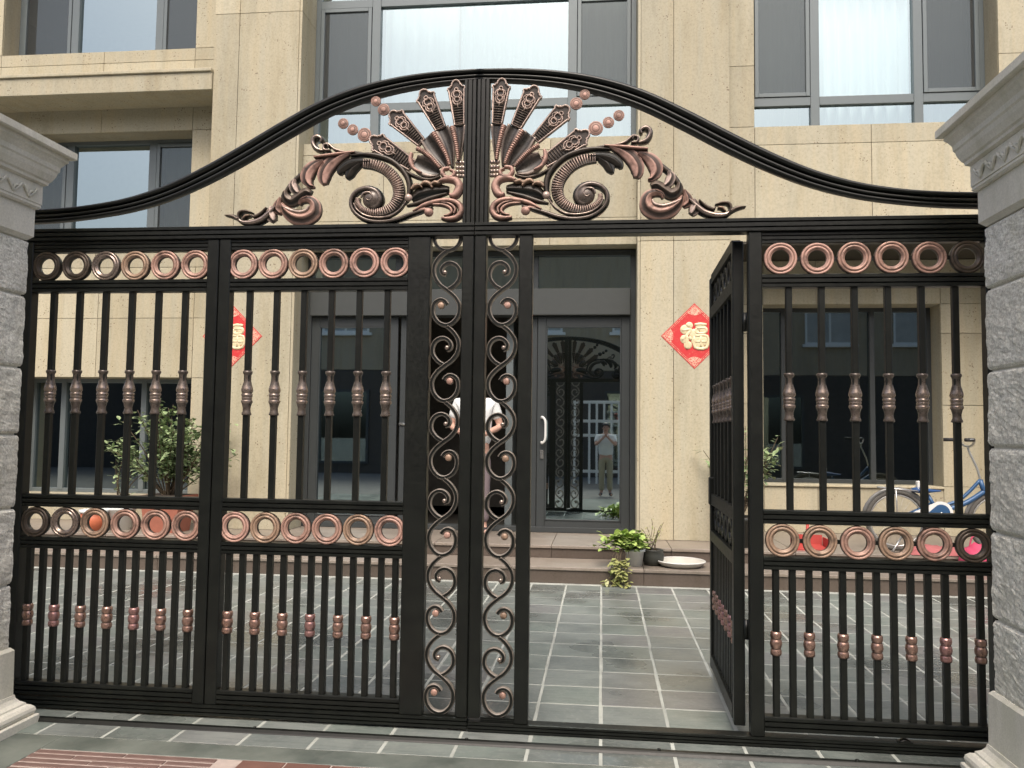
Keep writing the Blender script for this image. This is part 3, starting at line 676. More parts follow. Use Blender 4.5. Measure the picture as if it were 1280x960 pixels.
# ---- S-scroll column: unit of two curls, normalised: x -1..1 over the column width, y 0 (top) .. 1 (bottom)
SC_A = [(-0.05, 0.0), (-0.5, 0.07), (-0.86, 0.17), (-0.94, 0.27), (-0.78, 0.37), (-0.42, 0.455), (0.05, 0.52), (0.55, 0.60), (0.88, 0.69), (0.95, 0.78), (0.80, 0.88), (0.42, 0.96), (-0.05, 0.985), (-0.55, 0.945), (-0.88, 0.86), (-0.95, 0.76), (-0.78, 0.68), (-0.42, 0.645), (-0.1, 0.665), (0.08, 0.71)]
SC_B = [(0.12, 0.51), (0.55, 0.46), (0.90, 0.37), (0.92, 0.27), (0.68, 0.19), (0.25, 0.155), (-0.15, 0.18), (-0.38, 0.24), (-0.32, 0.295), (-0.08, 0.31)]
def scroll_column(parent, uc, hw, z_top, z_bot, flips):
    n = len(flips); H = (z_top-z_bot)/n
    b = MB(); pts = [(uc+0.86*hw*math.cos(a), 2.362-0.066*math.sin(a)) for a in [math.pi*k/14 for k in range(15)]]
    b.relief(pts, 0.0085, 0.012, -0.004, 'flat', (0, 0.9)); b.build('scroll', M['pale_iron'], parent)
    for i, fl in enumerate(flips):
        zt = z_top-i*H
        for pts, eye, er in ((SC_A, (-0.36, 0.725), 0.0165), (SC_B, (-0.12, 0.285), 0.0105)):
            p2 = spline([(uc+fl*x*(hw-0.008), zt-y*H) for x, y in pts], 4); b = MB()
            b.relief(p2, 0.0102, 0.012, -0.004, 'flat', (0, 0.9)); sc = b.build('scroll', M['pale_iron'], parent)
            b = MB(); b.lathe([(er, 0.006, 0.2), (er, -0.012, 0.6), (er*0.9, -0.0155, 0.9), (er*0.1, -0.016, 0.9)], 12, 'Y', (uc+fl*eye[0]*(hw-0.008), -0.004, zt-eye[1]*H))
            b.build('scroll_eye', M[random.choice(('copper', 'pink', 'brass'))] if er > 0.012 else M['bronze'], sc)
M['pale_iron'] = iron_mat('black_paint_worn_edges', (0.34, 0.30, 0.26))

def gate_half(s):
    """frame, arch, beam and scroll column common to both halves, s = -1 left, 1 right (outer end along s)"""
    def g(a, b): return (min(a, b), max(a, b))
    if s < 0: lab = 'black iron gate half with two closed barred panels and no doorway'
    else: lab = 'black iron gate half with open doorway and one barred panel before the bicycle'
    t = empty('iron_gate', (GX, 0, 0), 0, lab, 'gate', 'two halves of the arched iron driveway gate')
    c = MID
    arch(t, s, 0.0)
    hrail(t, *g(c+s*0.002, c+s*2.42), 2.364, 2.430, 0.038, 'beam')
    vpost(t, *g(c+s*0.0015, c+s*0.064), 2.4305, 3.146, 0.026, 'post', 0.0, True)
    vpost(t, *g(c+s*0.0015, c+s*0.0585), 0.0655, 2.3635, 0.034, 'post')
    scroll_column(t, (-0.1465 if s < 0 else 0.131), 0.0775, 2.292, 0.068, (1, -1, -1, -1, 1, 1) if s < 0 else (-1,)*6)
    ornament(t, -s)
    return t
L = gate_half(-1)
hrail(L, -2.42, MID-0.002, 0.012, 0.0645, 0.034, 'bottom_rail')
vpost(L, -2.400, -2.315, 0.0655, 2.3635); vpost(L, -1.371, -1.312, 0.0655, 2.3635); vpost(L, -1.307, -1.248, 0.0655, 2.3635); vpost(L, -0.338, -0.226, 0.0655, 2.3635)
barred_panel(L, -2.3145, -1.3715, [-2.207+0.143*k for k in range(6)], [-2.273+0.0711*k for k in range(13)], [-2.246+0.1615*k for k in range(6)],
             ['dark_bronze', 'dark_bronze', 'bronze', 'brass', 'copper', 'copper'], ['dark_bronze', 'bronze', 'brass', 'copper', 'copper', 'copper'])
barred_panel(L, -1.2475, -0.3385, [-1.151+0.142*k for k in range(6)], [-1.215+0.0701*k for k in range(13)], [-1.187+0.1568*k for k in range(6)],
             ['pink', 'copper', 'brass', 'copper', 'pink', 'pink'], ['pink', 'brass', 'copper', 'copper', 'brass', 'pink'])
hrail(L, -0.2255, MID-0.06, 0.0655, 0.072, 0.02)
G2 = gate_half(1)
hrail(G2, MID+0.002, 2.42, 0.004, 0.046, 0.034, 'bottom_rail')
vpost(G2, 0.211, 0.277, 0.047, 2.3635); vpost(G2, 1.294, 1.356, 0.047, 2.3635); vpost(G2, 2.346, 2.410, 0.047, 2.3635)
hrail(G2, 0.052, 0.2105, 0.047, 0.070, 0.02)
barred_panel(G2, 1.3565, 2.3455, [1.48+0.1482*k for k in range(6)], [1.413+0.0741*k for k in range(13)], [1.442+0.1665*k for k in range(6)],
             ['pink', 'pink', 'copper', 'copper', 'copper', 'dark_bronze'], ['brass', 'brass', 'copper', 'brass', 'copper', 'dark_bronze'])
wb = MB(); wb.lathe([(0.02, -0.012), (0.031, -0.010), (0.031, 0.010), (0.02, 0.012)], 14, 'Y', (1.97, 0.0, -0.0+0.031)); wb.box(1.94, 2.0, -0.018, 0.018, 0.03, 0.05)
wb.build('roller', M['iron'], G2)

# wicket door, standing open into the courtyard
WK = empty('wicket_door', (GX+1.262, 0.075, 0), R(89.0), 'narrow barred iron door standing open edge-on inside the gate doorway', 'gate door')
vpost(WK, 0.0, 0.058, 0.055, 2.345, 0.026, 'stile'); vpost(WK, 0.945, 1.003, 0.055, 2.345, 0.026, 'stile')
barred_panel(WK, 0.0585, 0.9445, [0.128+0.149*k for k in range(6)], [0.116+0.0643*k for k in range(13)], [0.124+0.151*k for k in range(6)],
             ['bronze', 'pale', 'bronze', 'bronze', 'copper', 'bronze'][:0] or ['bronze', 'copper', 'bronze', 'bronze', 'copper', 'bronze'], ['bronze', 'bronze', 'copper', 'bronze', 'bronze', 'bronze'])
for z in (0.5, 1.95):
    hb = MB(); hb.lathe([(0.013, -0.045), (0.013, 0.045)], 10, 'Z', (-0.005, -0.03, z)); hb.box(-0.005, 0.055, -0.034, -0.0265, z-0.035, z+0.035); hb.build('hinge', M['iron'], WK)
lkb = MB(); lkb.cbox(0.93, 1.0, -0.034, 0.034, 1.0, 1.16, 0.004); lkb.build('lock_box', M['iron'], WK)

# ------------------------------------------------------------------ stone gate pillars
CAPP = [(0.131, 2.776), (0.131, 2.740), (0.107, 2.722), (0.100, 2.712), (0.092, 2.690), (0.092, 2.668), (0.078, 2.648), (0.066, 2.618), (0.052, 2.600), (0.050, 2.592), (0.036, 2.586)]
def square_moulding(b, prof, x0, x1, y0, y1):
    """profile (projection, z) carried round a rectangular shaft with mitred corners"""
    vs = []; n = len(prof)
    for p, z in prof: vs += [(x0-p, y0-p, z), (x1+p, y0-p, z), (x1+p, y1+p, z), (x0-p, y1+p, z)]
    fs = []
    for i in range(n-1):
        for k in range(4): fs.append((i*4+k, i*4+(k+1) % 4, (i+1)*4+(k+1) % 4, (i+1)*4+k))
    fs += [(0, 1, 2, 3), tuple(range((n-1)*4, n*4))]
    b.add(vs, fs); return b
def pillar(x0, x1, label):
    y0, y1 = -0.94, -0.28
    t = empty('stone_pillar', ((x0+x1)/2, (y0+y1)/2, 0), 0, label, 'gate pillar', 'pair of grey stone gate pillars')
    ox, oy = -(x0+x1)/2, -(y0+y1)/2; X0, X1, Y0, Y1 = x0+ox, x1+ox, y0+oy, y1+oy
    b = square_moulding(MB(), [(0.137, 2.778), (0.137, 2.746), (0.131, 2.741)], X0, X1, Y0, Y1); b.build('cap_slab', M['smooth_granite'], t)
    b = square_moulding(MB(), [(0.112, 2.7405), (0.110, 2.722), (0.100, 2.712), (0.086, 2.690), (0.084, 2.668), (0.078, 2.660), (0.073, 2.640), (0.060, 2.612), (0.052, 2.604), (0.050, 2.592), (0.037, 2.584)], X0, X1, Y0, Y1); b.build('cornice', M['smooth_granite'], t)
    b = square_moulding(MB(), [(0.034, 2.5835), (0.034, 2.490)], X0, X1, Y0, Y1); fz = b.build('frieze', M['smooth_granite'], t)
    b = square_moulding(MB(), [(0.030, 2.4895), (0.032, 2.476), (0.024, 2.466)], X0, X1, Y0, Y1); b.build('fillet', M['smooth_granite'], t)
    b = square_moulding(MB(), [(0.014, 2.4655), (0.014, 2.328), (-0.006, 2.308)], X0, X1, Y0, Y1); b.build('neck_block', M['smooth_granite'], t)
    # carved sprays on the frieze: short curved leaves on the two faces that can be seen
    cv = MB()
    for face in (-1, 1):
        xf = X1+0.034 if face > 0 else X0-0.034
        for k in range(6):
            yc = Y0+0.07+k*0.105
            for dy, dz, bend in ((0.05, 0.055, 0.4), (0.03, 0.035, -0.5), (-0.04, 0.05, -0.4)):
                p0 = Vector((xf, yc, 2.502)); p2 = Vector((xf+face*0.006, yc+dy, 2.502+dz)); p1 = (p0+p2)/2+Vector((face*0.006, bend*0.03, 0.012))
                pts = spline([p0[:], p1[:], p2[:]], 3)
                cv.tube(pts, [0.003+0.004*math.sin(math.pi*min(1, (i+.5)/len(pts))) for i in range(len(pts))], 5, flat=1.0)
    cv.build('carving', M['smooth_granite'], fz)
    # rough split blocks
    zs = [2.307, 2.037, 1.690, 1.370, 1.020, 0.660, 0.352]
    for a, c in zip(zs[:-1], zs[1:]):
        bm = bmesh.new()
        bmesh.ops.create_cube(bm, size=1.0)
        bmesh.ops.subdivide_edges(bm, edges=bm.edges[:], cuts=29, use_grid_fill=True)
        hx, hy, hz = (X1-X0)/2-0.006, (Y1-Y0)/2-0.006, (a-c)/2-0.005
        sd = random.uniform(0, 90)
        for v in bm.verts:
            q = v.co*2
            p = Vector((q.x*hx, q.y*hy, q.z*hz))
            edge = min(1.0, 0.3+9.0*(1-abs(q.z)))                   # drafted margins at the bed joints
            oth = sorted((abs(q.x), abs(q.y), abs(q.z)))[1]
            ax = max(range(2), key=lambda i: abs(q[i]))
            if abs(q[ax]) > 0.999:
                nv = noise.noise(Vector((p.x*5+sd, p.y*6, p.z*7)))*0.005+noise.noise(Vector((p.x*17+sd, p.y*19, p.z*21)))*0.004+noise.noise(Vector((p.x*42, p.y*45+sd, p.z*48)))*0.0028+noise.noise(Vector((p.x*80, p.y*85+sd, p.z*88)))*0.0025
                p[ax] += math.copysign(1, q[ax])*(0.006+nv)*edge-math.copysign(1, q[ax])*0.008*(1-edge)
            v.co = p+Vector((0, 0, (a+c)/2))
        me = bpy.data.meshes.new('stone_block'); bm.to_mesh(me); bm.free(); me.materials.append(M['rough_granite'])
        link('stone_block', me, t)
    MB().box(X0+0.016, X1-0.016, Y0+0.016, Y1-0.016, 0.02, 2.32).build('mortar_core', M['smooth_granite'], t)
    b = square_moulding(MB(), [(0.004, 0.366), (0.016, 0.352), (0.018, 0.145)], X0, X1, Y0, Y1); b.build('plinth', M['smooth_granite'], t)
    pr = [(0.022, 0.1445), (0.026, 0.128), (0.038, 0.112), (0.056, 0.100), (0.058, 0.092), (0.072, 0.086), (0.084, 0.074), (0.088, 0.060), (0.084, 0.046), (0.078, 0.040)]
    b = square_moulding(MB(), pr, X0, X1, Y0, Y1); b.build('base_moulding', M['smooth_granite'], t)
    b = square_moulding(MB(), [(0.094, 0.0395), (0.098, 0.034), (0.098, -0.02)], X0, X1, Y0, Y1); b.build('base_slab', M['smooth_granite'], t)
pillar(-2.766-0.66, -2.766, 'grey rough stone gate pillar nearest the red striped paving strips')
pillar(1.617, 1.617+0.66, 'grey rough stone gate pillar at the bicycle side of the gate')

# ------------------------------------------------------------------ the house
HO = Vector((-1.6, 5.3, 0))
H = empty('house', HO, 0, 'beige stone-clad house with grey windows and glass front doors behind the gate', 'house')
def hb(name, mb, m, parent=None):
    """build a mesh given in world coordinates as a part of the house (or of one of its parts)"""
    loc = tuple(-HO) if parent is None else (0, 0, 0)
    return mb.build(name, m, H if parent is None else parent, loc)
YP, YM, YR, YL = 5.15, 5.30, 5.30, 5.62
PAN = 0.03
def panel(x0, x1, z0, z1, Y, g=0.0028):
    hb('stone_panel', MB().cbox(x0+g, x1-g, Y, Y+PAN-0.002, z0+g, z1-g, 0.0015), M['facade'])
def backing(boxes):
    b = MB()
    for bx in boxes: b.box(*bx)
    return hb('wall', b, M['facade_back'])
TOP = 9.0
# pilasters either side of the doors
for x0, xm, x1 in ((-4.61, -4.30, -3.565), (0.413, 0.776, 1.385)):
    backing([(x0+0.004, x1-0.004, YP+PAN, YP+0.75, 0.2, TOP)])
    for z0, z1 in ((0.278, 3.55), (3.55, 6.35), (6.35, TOP)):
        panel(x0, xm, z0, z1, YP); panel(xm, x1, z0, z1, YP)
# side returns of the pilasters facing the door
for xa, xb in ((-3.5645, -3.5345), (0.3825, 0.4125)):
    for z0, z1 in ((0.278, 3.55), (3.55, 6.35), (6.35, TOP)):
        hb('stone_panel', MB().cbox(xa, xb, YP+0.004, YP+0.62, z0+0.003, z1-0.003, 0.0015), M['facade'])
# middle bay: wall between doors and the upper window, with a lintel
MX0, MX1 = -3.534, 0.382
backing([(MX0+0.001, MX1-0.001, YM+PAN, YM+0.6, 3.56, 4.79)]); backing([(MX0+0.001, MX1-0.001, YM+PAN, YM+0.6, 7.65, TOP)])
xs = [MX0, -2.55, -1.57, -0.6, MX1]
for a, c in zip(xs[:-1], xs[1:]):
    panel(a, c, 3.55, 3.86, YM); panel(a, c, 3.86, 4.66, YM); panel(a, c, 4.66, 4.80, YM); panel(a, c, 7.64, TOP, YM)
# right bay
RXE = 9.2
UR0, UR1, URZ0, URZ1 = 1.68, 4.27, 4.86, 7.7
LR0, LR1, LRZ0, LRZ1 = 1.93, 3.97, 0.85, 3.0
def ring_wall(x0, x1, z0, z1, holes, Y, dep=0.42):
    """backing wall with rectangular holes (all boxes butt end to end)"""
    zs = sorted({z0, z1, *[h[2] for h in holes], *[h[3] for h in holes]}); bx = []
    for a, c in zip(zs[:-1], zs[1:]):
        cur = x0
        for h in sorted(h for h in holes if h[2] <= a and h[3] >= c):
            if h[0] > cur: bx.append((cur, h[0], Y+PAN, Y+dep, a, c))
            cur = h[1]
        if cur < x1: bx.append((cur, x1, Y+PAN, Y+dep, a, c))
    return backing(bx)
ring_wall(1.386, RXE, 3.56, TOP, [(UR0, UR1, URZ0, URZ1)], YR)
YB = 6.20                                                          # the ground floor stands back under an overhang
ring_wall(1.0, RXE, 0.2, 3.55, [(LR0, LR1, LRZ0, LRZ1)], YB)
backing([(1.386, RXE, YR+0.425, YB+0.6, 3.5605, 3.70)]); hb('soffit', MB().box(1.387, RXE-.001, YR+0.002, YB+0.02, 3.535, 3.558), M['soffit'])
hb('added_shade_wall', MB().cbox(4.62, 4.95, YR+0.034, YB-0.002, 0.2, 3.534, 0.003), M['facade'])  # return wall added out of view to block light from the recess
cols = [1.385, UR0, 2.93, UR1, 5.6, 6.9, RXE]
for z0, z1 in ((6.6, 7.7), (5.56, 6.6), (4.86, 5.56)): panel(cols[0], UR0, z0, z1, YR)
for a, c in zip(cols[3:-1], cols[4:]):
    for z0, z1 in ((3.56, 4.09), (4.09, 4.86), (4.86, 5.6), (5.6, 6.6), (6.6, 7.7), (7.7, TOP)): panel(a, c, z0, z1, YR)
for a, c in zip(cols[1:3], cols[2:4]):
    panel(a, c, 4.65, 4.86, YR); panel(a, c, 3.56, 4.65, YR); panel(a, c, 7.7, TOP, YR)
panel(cols[0], cols[1], 3.56, 4.65, YR); panel(cols[0], cols[1], 4.65, 4.86, YR); panel(cols[0], cols[1], 7.7, TOP, YR)
VJ = 2.55
gx = [1.2, LR0, VJ, LR1, 5.2, 6.6, 7.9, RXE]
for a, c in zip(gx[:-1], gx[1:]):
    panel(a, c, LRZ1, 3.53, YB)
    win = a >= LR0 and c <= LR1
    panel(a, c, 0.278, LRZ0-0.03 if win else LRZ0, YB)
    if not win:
        for z0, z1 in ((LRZ0, 1.80), (1.80, 2.65), (2.65, LRZ1)): panel(a, c, z0, z1, YB)
hb('sill', MB().cbox(LR0+0.001, LR1-0.001, YB-0.025, YB+0.34, LRZ0-0.028, LRZ0-0.002, 0.004), M['facade'])
# left bay
LXE = -9.2
UL = (-7.717, -5.094, 6.185, 8.037); ML = (-7.717, -5.094, 3.849, 5.135); GL = (-7.285, -4.991, 0.597, 2.038)
ring_wall(LXE, -4.611, 0.2, TOP, [UL, ML, GL], YL)
ledge = hb('ledge', MB().cbox(LXE, -4.612, 5.12, YL-0.002, 5.425, 5.64, 0.006), M['facade'])
hb('ledge_cap', MB().cbox(LXE, -4.6125, 5.095, YL-0.002, 5.642, 5.682, 0.006), M['facade'], ledge).location = (0, 0, 0)
for a, c in ((LXE, -7.717), (-7.717, -6.308), (-6.308, -5.094), (-5.094, -4.611)):
    jam = a == LXE or c == -4.611
    panel(a, c, 5.742, 6.03, YL); panel(a, c, 6.03, 6.185, YL); panel(a, c, 5.135, 5.475, YL)
    if jam: panel(a, c, 6.185, 8.037, YL); panel(a, c, 3.849, 5.135, YL)
    panel(a, c, 8.037, TOP, YL); panel(a, c, 3.407, 3.849, YL)
for a, c in ((LXE, -7.285), (-7.285, -6.246), (-6.246, -4.991), (-4.991, -4.611)):
    jam = a == LXE or c == -4.611
    panel(a, c, 2.774, 3.407, YL); panel(a, c, 2.038, 2.774, YL); panel(a, c, 0.278, 0.567 if not jam else 0.597, YL)
    if jam: panel(a, c, 0.597, 2.038, YL)
hb('sill', MB().cbox(-7.285, -4.991, YL-0.025, YL+0.33, 0.569, 0.594, 0.004), M['facade'])
# roof slab, flank walls and floors close the body of the house
hb('roof', MB().cbox(LXE-0.3, RXE+0.3, 4.8, 11.4, TOP+0.002, TOP+0.3, 0.02), M['facade'])
bk2 = MB(); bk2.box(LXE-0.25, LXE-0.002, 5.36, 11.0, 0, TOP); bk2.box(RXE+0.002, RXE+0.25, 5.36, 11.0, 0, TOP); bk2.box(LXE, RXE, 10.75, 11.0, 0, TOP)
hb('wall', bk2, M['facade_back'])
rm = MB()
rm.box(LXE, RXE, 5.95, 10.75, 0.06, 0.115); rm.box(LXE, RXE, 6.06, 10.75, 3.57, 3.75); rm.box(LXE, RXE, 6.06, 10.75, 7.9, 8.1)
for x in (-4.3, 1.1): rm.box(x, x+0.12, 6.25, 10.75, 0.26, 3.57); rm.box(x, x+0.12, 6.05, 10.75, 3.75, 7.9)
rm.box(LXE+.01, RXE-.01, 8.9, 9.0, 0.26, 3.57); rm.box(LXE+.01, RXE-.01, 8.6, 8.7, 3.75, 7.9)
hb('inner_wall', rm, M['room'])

# ---- windows: frame mesh with glass panes, sashes and insect screens as pieces of it
def bar_rect(b, x0, x1, z0, z1, y0, y1, t):
    b.cbox(x0, x0+t, y0, y1, z0, z1, 0.003); b.cbox(x1-t, x1, y0, y1, z0, z1, 0.003)
    b.cbox(x0+t+0.0005, x1-t-0.0005, y0, y1, z0, z0+t, 0.003); b.cbox(x0+t+0.0005, x1-t-0.0005, y0, y1, z1-t, z1, 0.003)
def window(x0, x1, z0, z1, Y, vm, hm, cells, ft=0.055, mw=0.10, m='alu', glass='glass_coated', dep=0.09):
    """vm / hm: centres of mullions and transoms; cells[(i, j)] = 'fix' or 'sash'"""
    b = MB(); bar_rect(b, x0, x1, z0, z1, Y, Y+dep, ft)
    for x in vm: b.cbox(x-mw/2, x+mw/2, Y-0.006, Y+dep+0.004, z0+ft*0.5, z1-ft*0.5, 0.003)
    xs = [x0+ft]+[q for x in vm for q in (x-mw/2, x+mw/2)]+[x1-ft]
    zs = [z0+ft]+[q for z in hm for q in (z-0.05, z+0.05)]+[z1-ft]
    for z in hm:
        for k in range(0, len(xs), 2): b.cbox(xs[k]+0.0005, xs[k+1]-0.0005, Y-0.002, Y+dep, z-0.05, z+0.05, 0.003)
    wo = hb('window', b, M[m])
    for i in range(len(vm)+1):
        for j in range(len(hm)+1):
            a, c, e, f = xs[2*i], xs[2*i+1], zs[2*j], zs[2*j+1]
            kind = cells.get((i, j), 'fix')
            if kind == 'none': continue
            if kind == 'fix':
                p = MB(); yy = Y+0.04; p.add([(a, yy, e), (c, yy, e), (c, yy, f), (a, yy, f)], [(0, 1, 2, 3)])
                hb('pane', p, M[glass], wo)
            else:
                s = MB(); t = 0.045; bar_rect(s, a+0.006, c-0.006, e+0.006, f-0.006, Y-0.014, Y+0.03, t); hb('sash', s, M[m], wo)
                p = MB(); p.add([(a+t, Y+0.012, e+t), (c-t, Y+0.012, e+t), (c-t, Y+0.012, f-t), (a+t, Y+0.012, f-t)], [(0, 1, 2, 3)])
                hb('pane', p, M['glass_dark'], wo)
                q = MB(); q.add([(a+t, Y+0.004, e+t), (c-t, Y+0.004, e+t), (c-t, Y+0.004, f-t), (a+t, Y+0.004, f-t)], [(0, 1, 2, 3)])
                hb('screen', q, M['screen'], wo)
    return wo
def curtain(wo, x0, x1, z0, z1, Y, m='curtain', amp=0.04, per=0.13):
    b = MB(); n = max(8, int((x1-x0)/0.02)); vs = []
    for i in range(n+1):
        x = x0+(x1-x0)*i/n; y = Y+amp*math.sin(x*2*math.pi/per+0.8*math.sin(x*5))
        vs += [(x, y, z0), (x, y+0.004*math.sin(x*9), z1)]
    b.add(vs, [(2*i, 2*i+2, 2*i+3, 2*i+1) for i in range(n)], 0, 0, True); return hb('curtain', b, M[m], wo)
wm = window(-3.534, 0.382, 4.80, 7.63, 5.62, [-2.77, -0.37], [5.35, 6.66], {(0, 1): 'sash', (2, 1): 'sash'}, 0.06, 0.105)
curtain(wm, -1.75, -0.42, 4.86, 7.5, 5.80); curtain(wm, -2.75, -1.8, 4.9, 7.5, 5.95, 'curtain', 0.03, 0.2)
curtain(wm, -3.45, -2.85, 4.9, 7.5, 5.85, 'grey_curtain'); curtain(wm, -0.30, 0.30, 4.9, 7.5, 5.85, 'grey_curtain')
wr = window(UR0, UR1, URZ0, URZ1, 5.62, [2.415, 3.55], [5.265, 6.66], {(0, 1): 'sash', (2, 1): 'sash'}, 0.055, 0.10)
curtain(wr, 2.46, 3.5, 4.9, 7.5, 5.80); curtain(wr, 1.75, 2.3, 4.9, 7.5, 5.84, 'grey_curtain'); curtain(wr, 3.6, 4.2, 4.9, 7.5, 5.84, 'grey_curtain')
wl = window(*UL, 5.92, [-6.925, -5.752], [], {(0, 0): 'sash', (2, 0): 'sash'}, 0.05, 0.10)
wl2 = window(*ML, 5.92, [-6.905, -5.773], [], {(0, 0): 'sash', (2, 0): 'sash'}, 0.05, 0.10)
curtain(wl2, -7.6, -7.0, 3.9, 5.1, 6.08, 'grey_curtain'); curtain(wl2, -5.7, -5.15, 3.9, 5.1, 6.08, 'grey_curtain')
window(*GL, 5.92, [-6.853, -5.768], [], {}, 0.05, 0.07, 'alu', 'glass_dark')
window(LR0, LR1, LRZ0, LRZ1, YB+0.30, [2.23, 3.28], [], {}, 0.05, 0.06, 'alu_dark', 'glass_dark')

# ---- glazed entrance: transom lights, boxed beam, two sliding glass leaves, dark opening between
df = MB(); YD = 5.55
bar_rect(df, MX0+0.001, MX1-0.001, 0.281, 3.548, YD+0.02, YD+0.16, 0.06)
for x in (-2.42, -0.78): df.cbox(x-0.035, x+0.035, YD+0.022, YD+0.15, 3.092, 3.487, 0.003)
dfo = hb('door_frame', df, M['alu_dark'])
hb('door_beam', MB().cbox(MX0+0.062, MX1-0.062, YD-0.05, YD+0.17, 2.78, 3.09, 0.006), M['alu_beam'])
for a, c in ((MX0+0.061, -2.456), (-2.384, -0.816), (-0.744, MX1-0.061)):
    p = MB(); p.add([(a, YD+0.07, 3.091), (c, YD+0.07, 3.091), (c, YD+0.07, 3.487), (a, YD+0.07, 3.487)], [(0, 1, 2, 3)]); hb('pane', p, M['glass'], dfo)
def leaf(x0, x1, m, y):
    b = MB(); t = 0.095; z0, z1 = 0.285, 2.775
    b.cbox(x0, x0+t, y, y+0.05, z0, z1, 0.004); b.cbox(x1-t, x1, y, y+0.05, z0, z1, 0.004)
    b.cbox(x0+t+.0005, x1-t-.0005, y+0.001, y+0.049, z0, z0+0.13, 0.004); b.cbox(x0+t+.0005, x1-t-.0005, y+0.001, y+0.049, z1-0.115, z1, 0.004)
    d = hb('glass_door', b, M[m])
    bd = MB(); bar_rect(bd, x0+t+0.001, x1-t-0.001, z0+0.131, z1-0.116, y-0.006, y+0.02, 0.016); hb('glazing_bead', bd, M['alu_dark'], d)
    p = MB(); p.add([(x0+t, y+0.022, z0+0.13), (x1-t, y+0.022, z0+0.13), (x1-t, y+0.022, z1-0.115), (x0+t, y+0.022, z1-0.115)], [(0, 1, 2, 3)]); hb('pane', p, M['glass'], d)
    return d
dr = leaf(-0.745, 0.318, 'alu_dark', YD+0.03)
dl = leaf(-3.47, -2.41, 'alu_dark', YD+0.03)
hd = MB(); hx = -0.655
hd.tube(spline([(hx-0.035, YD+0.03, 1.59), (hx-0.025, YD-0.03, 1.60), (hx+0.01, YD-0.045, 1.56), (hx+0.015, YD-0.045, 1.45), (hx+0.01, YD-0.045, 1.34), (hx-0.025, YD-0.03, 1.30), (hx-0.035, YD+0.03, 1.31)], 5), 0.014, 8)
hb('handle', hd, M['white_plastic'], dr)
hb('lock_plate', MB().cbox(hx-0.05, hx-0.012, YD+0.015, YD+0.03, 1.12, 1.22, 0.004), M['chrome'], dr)
# leaf folded back into the hall, seen edge on, and a push bar
b = MB(); b.cbox(-1.135, -1.05, 5.78, 6.7, 0.285, 2.77, 0.004); inner = hb('glass_door', b, M['alu'])
b = MB(); b.tube([(-2.38, 5.60, 1.50), (-2.10, 5.60, 1.50)], 0.02, 8); hb('push_bar', b, M['chrome'], dl)
b = MB(); b.cbox(-2.38, -2.31, 5.60, 5.66, 0.285, 2.775, 0.004); hb('door_post', b, M['alu_dark'])
b = MB(); b.cbox(-0.835, -0.75, 5.60, 5.66, 0.285, 2.775, 0.004); hb('door_post', b, M['alu_dark'])

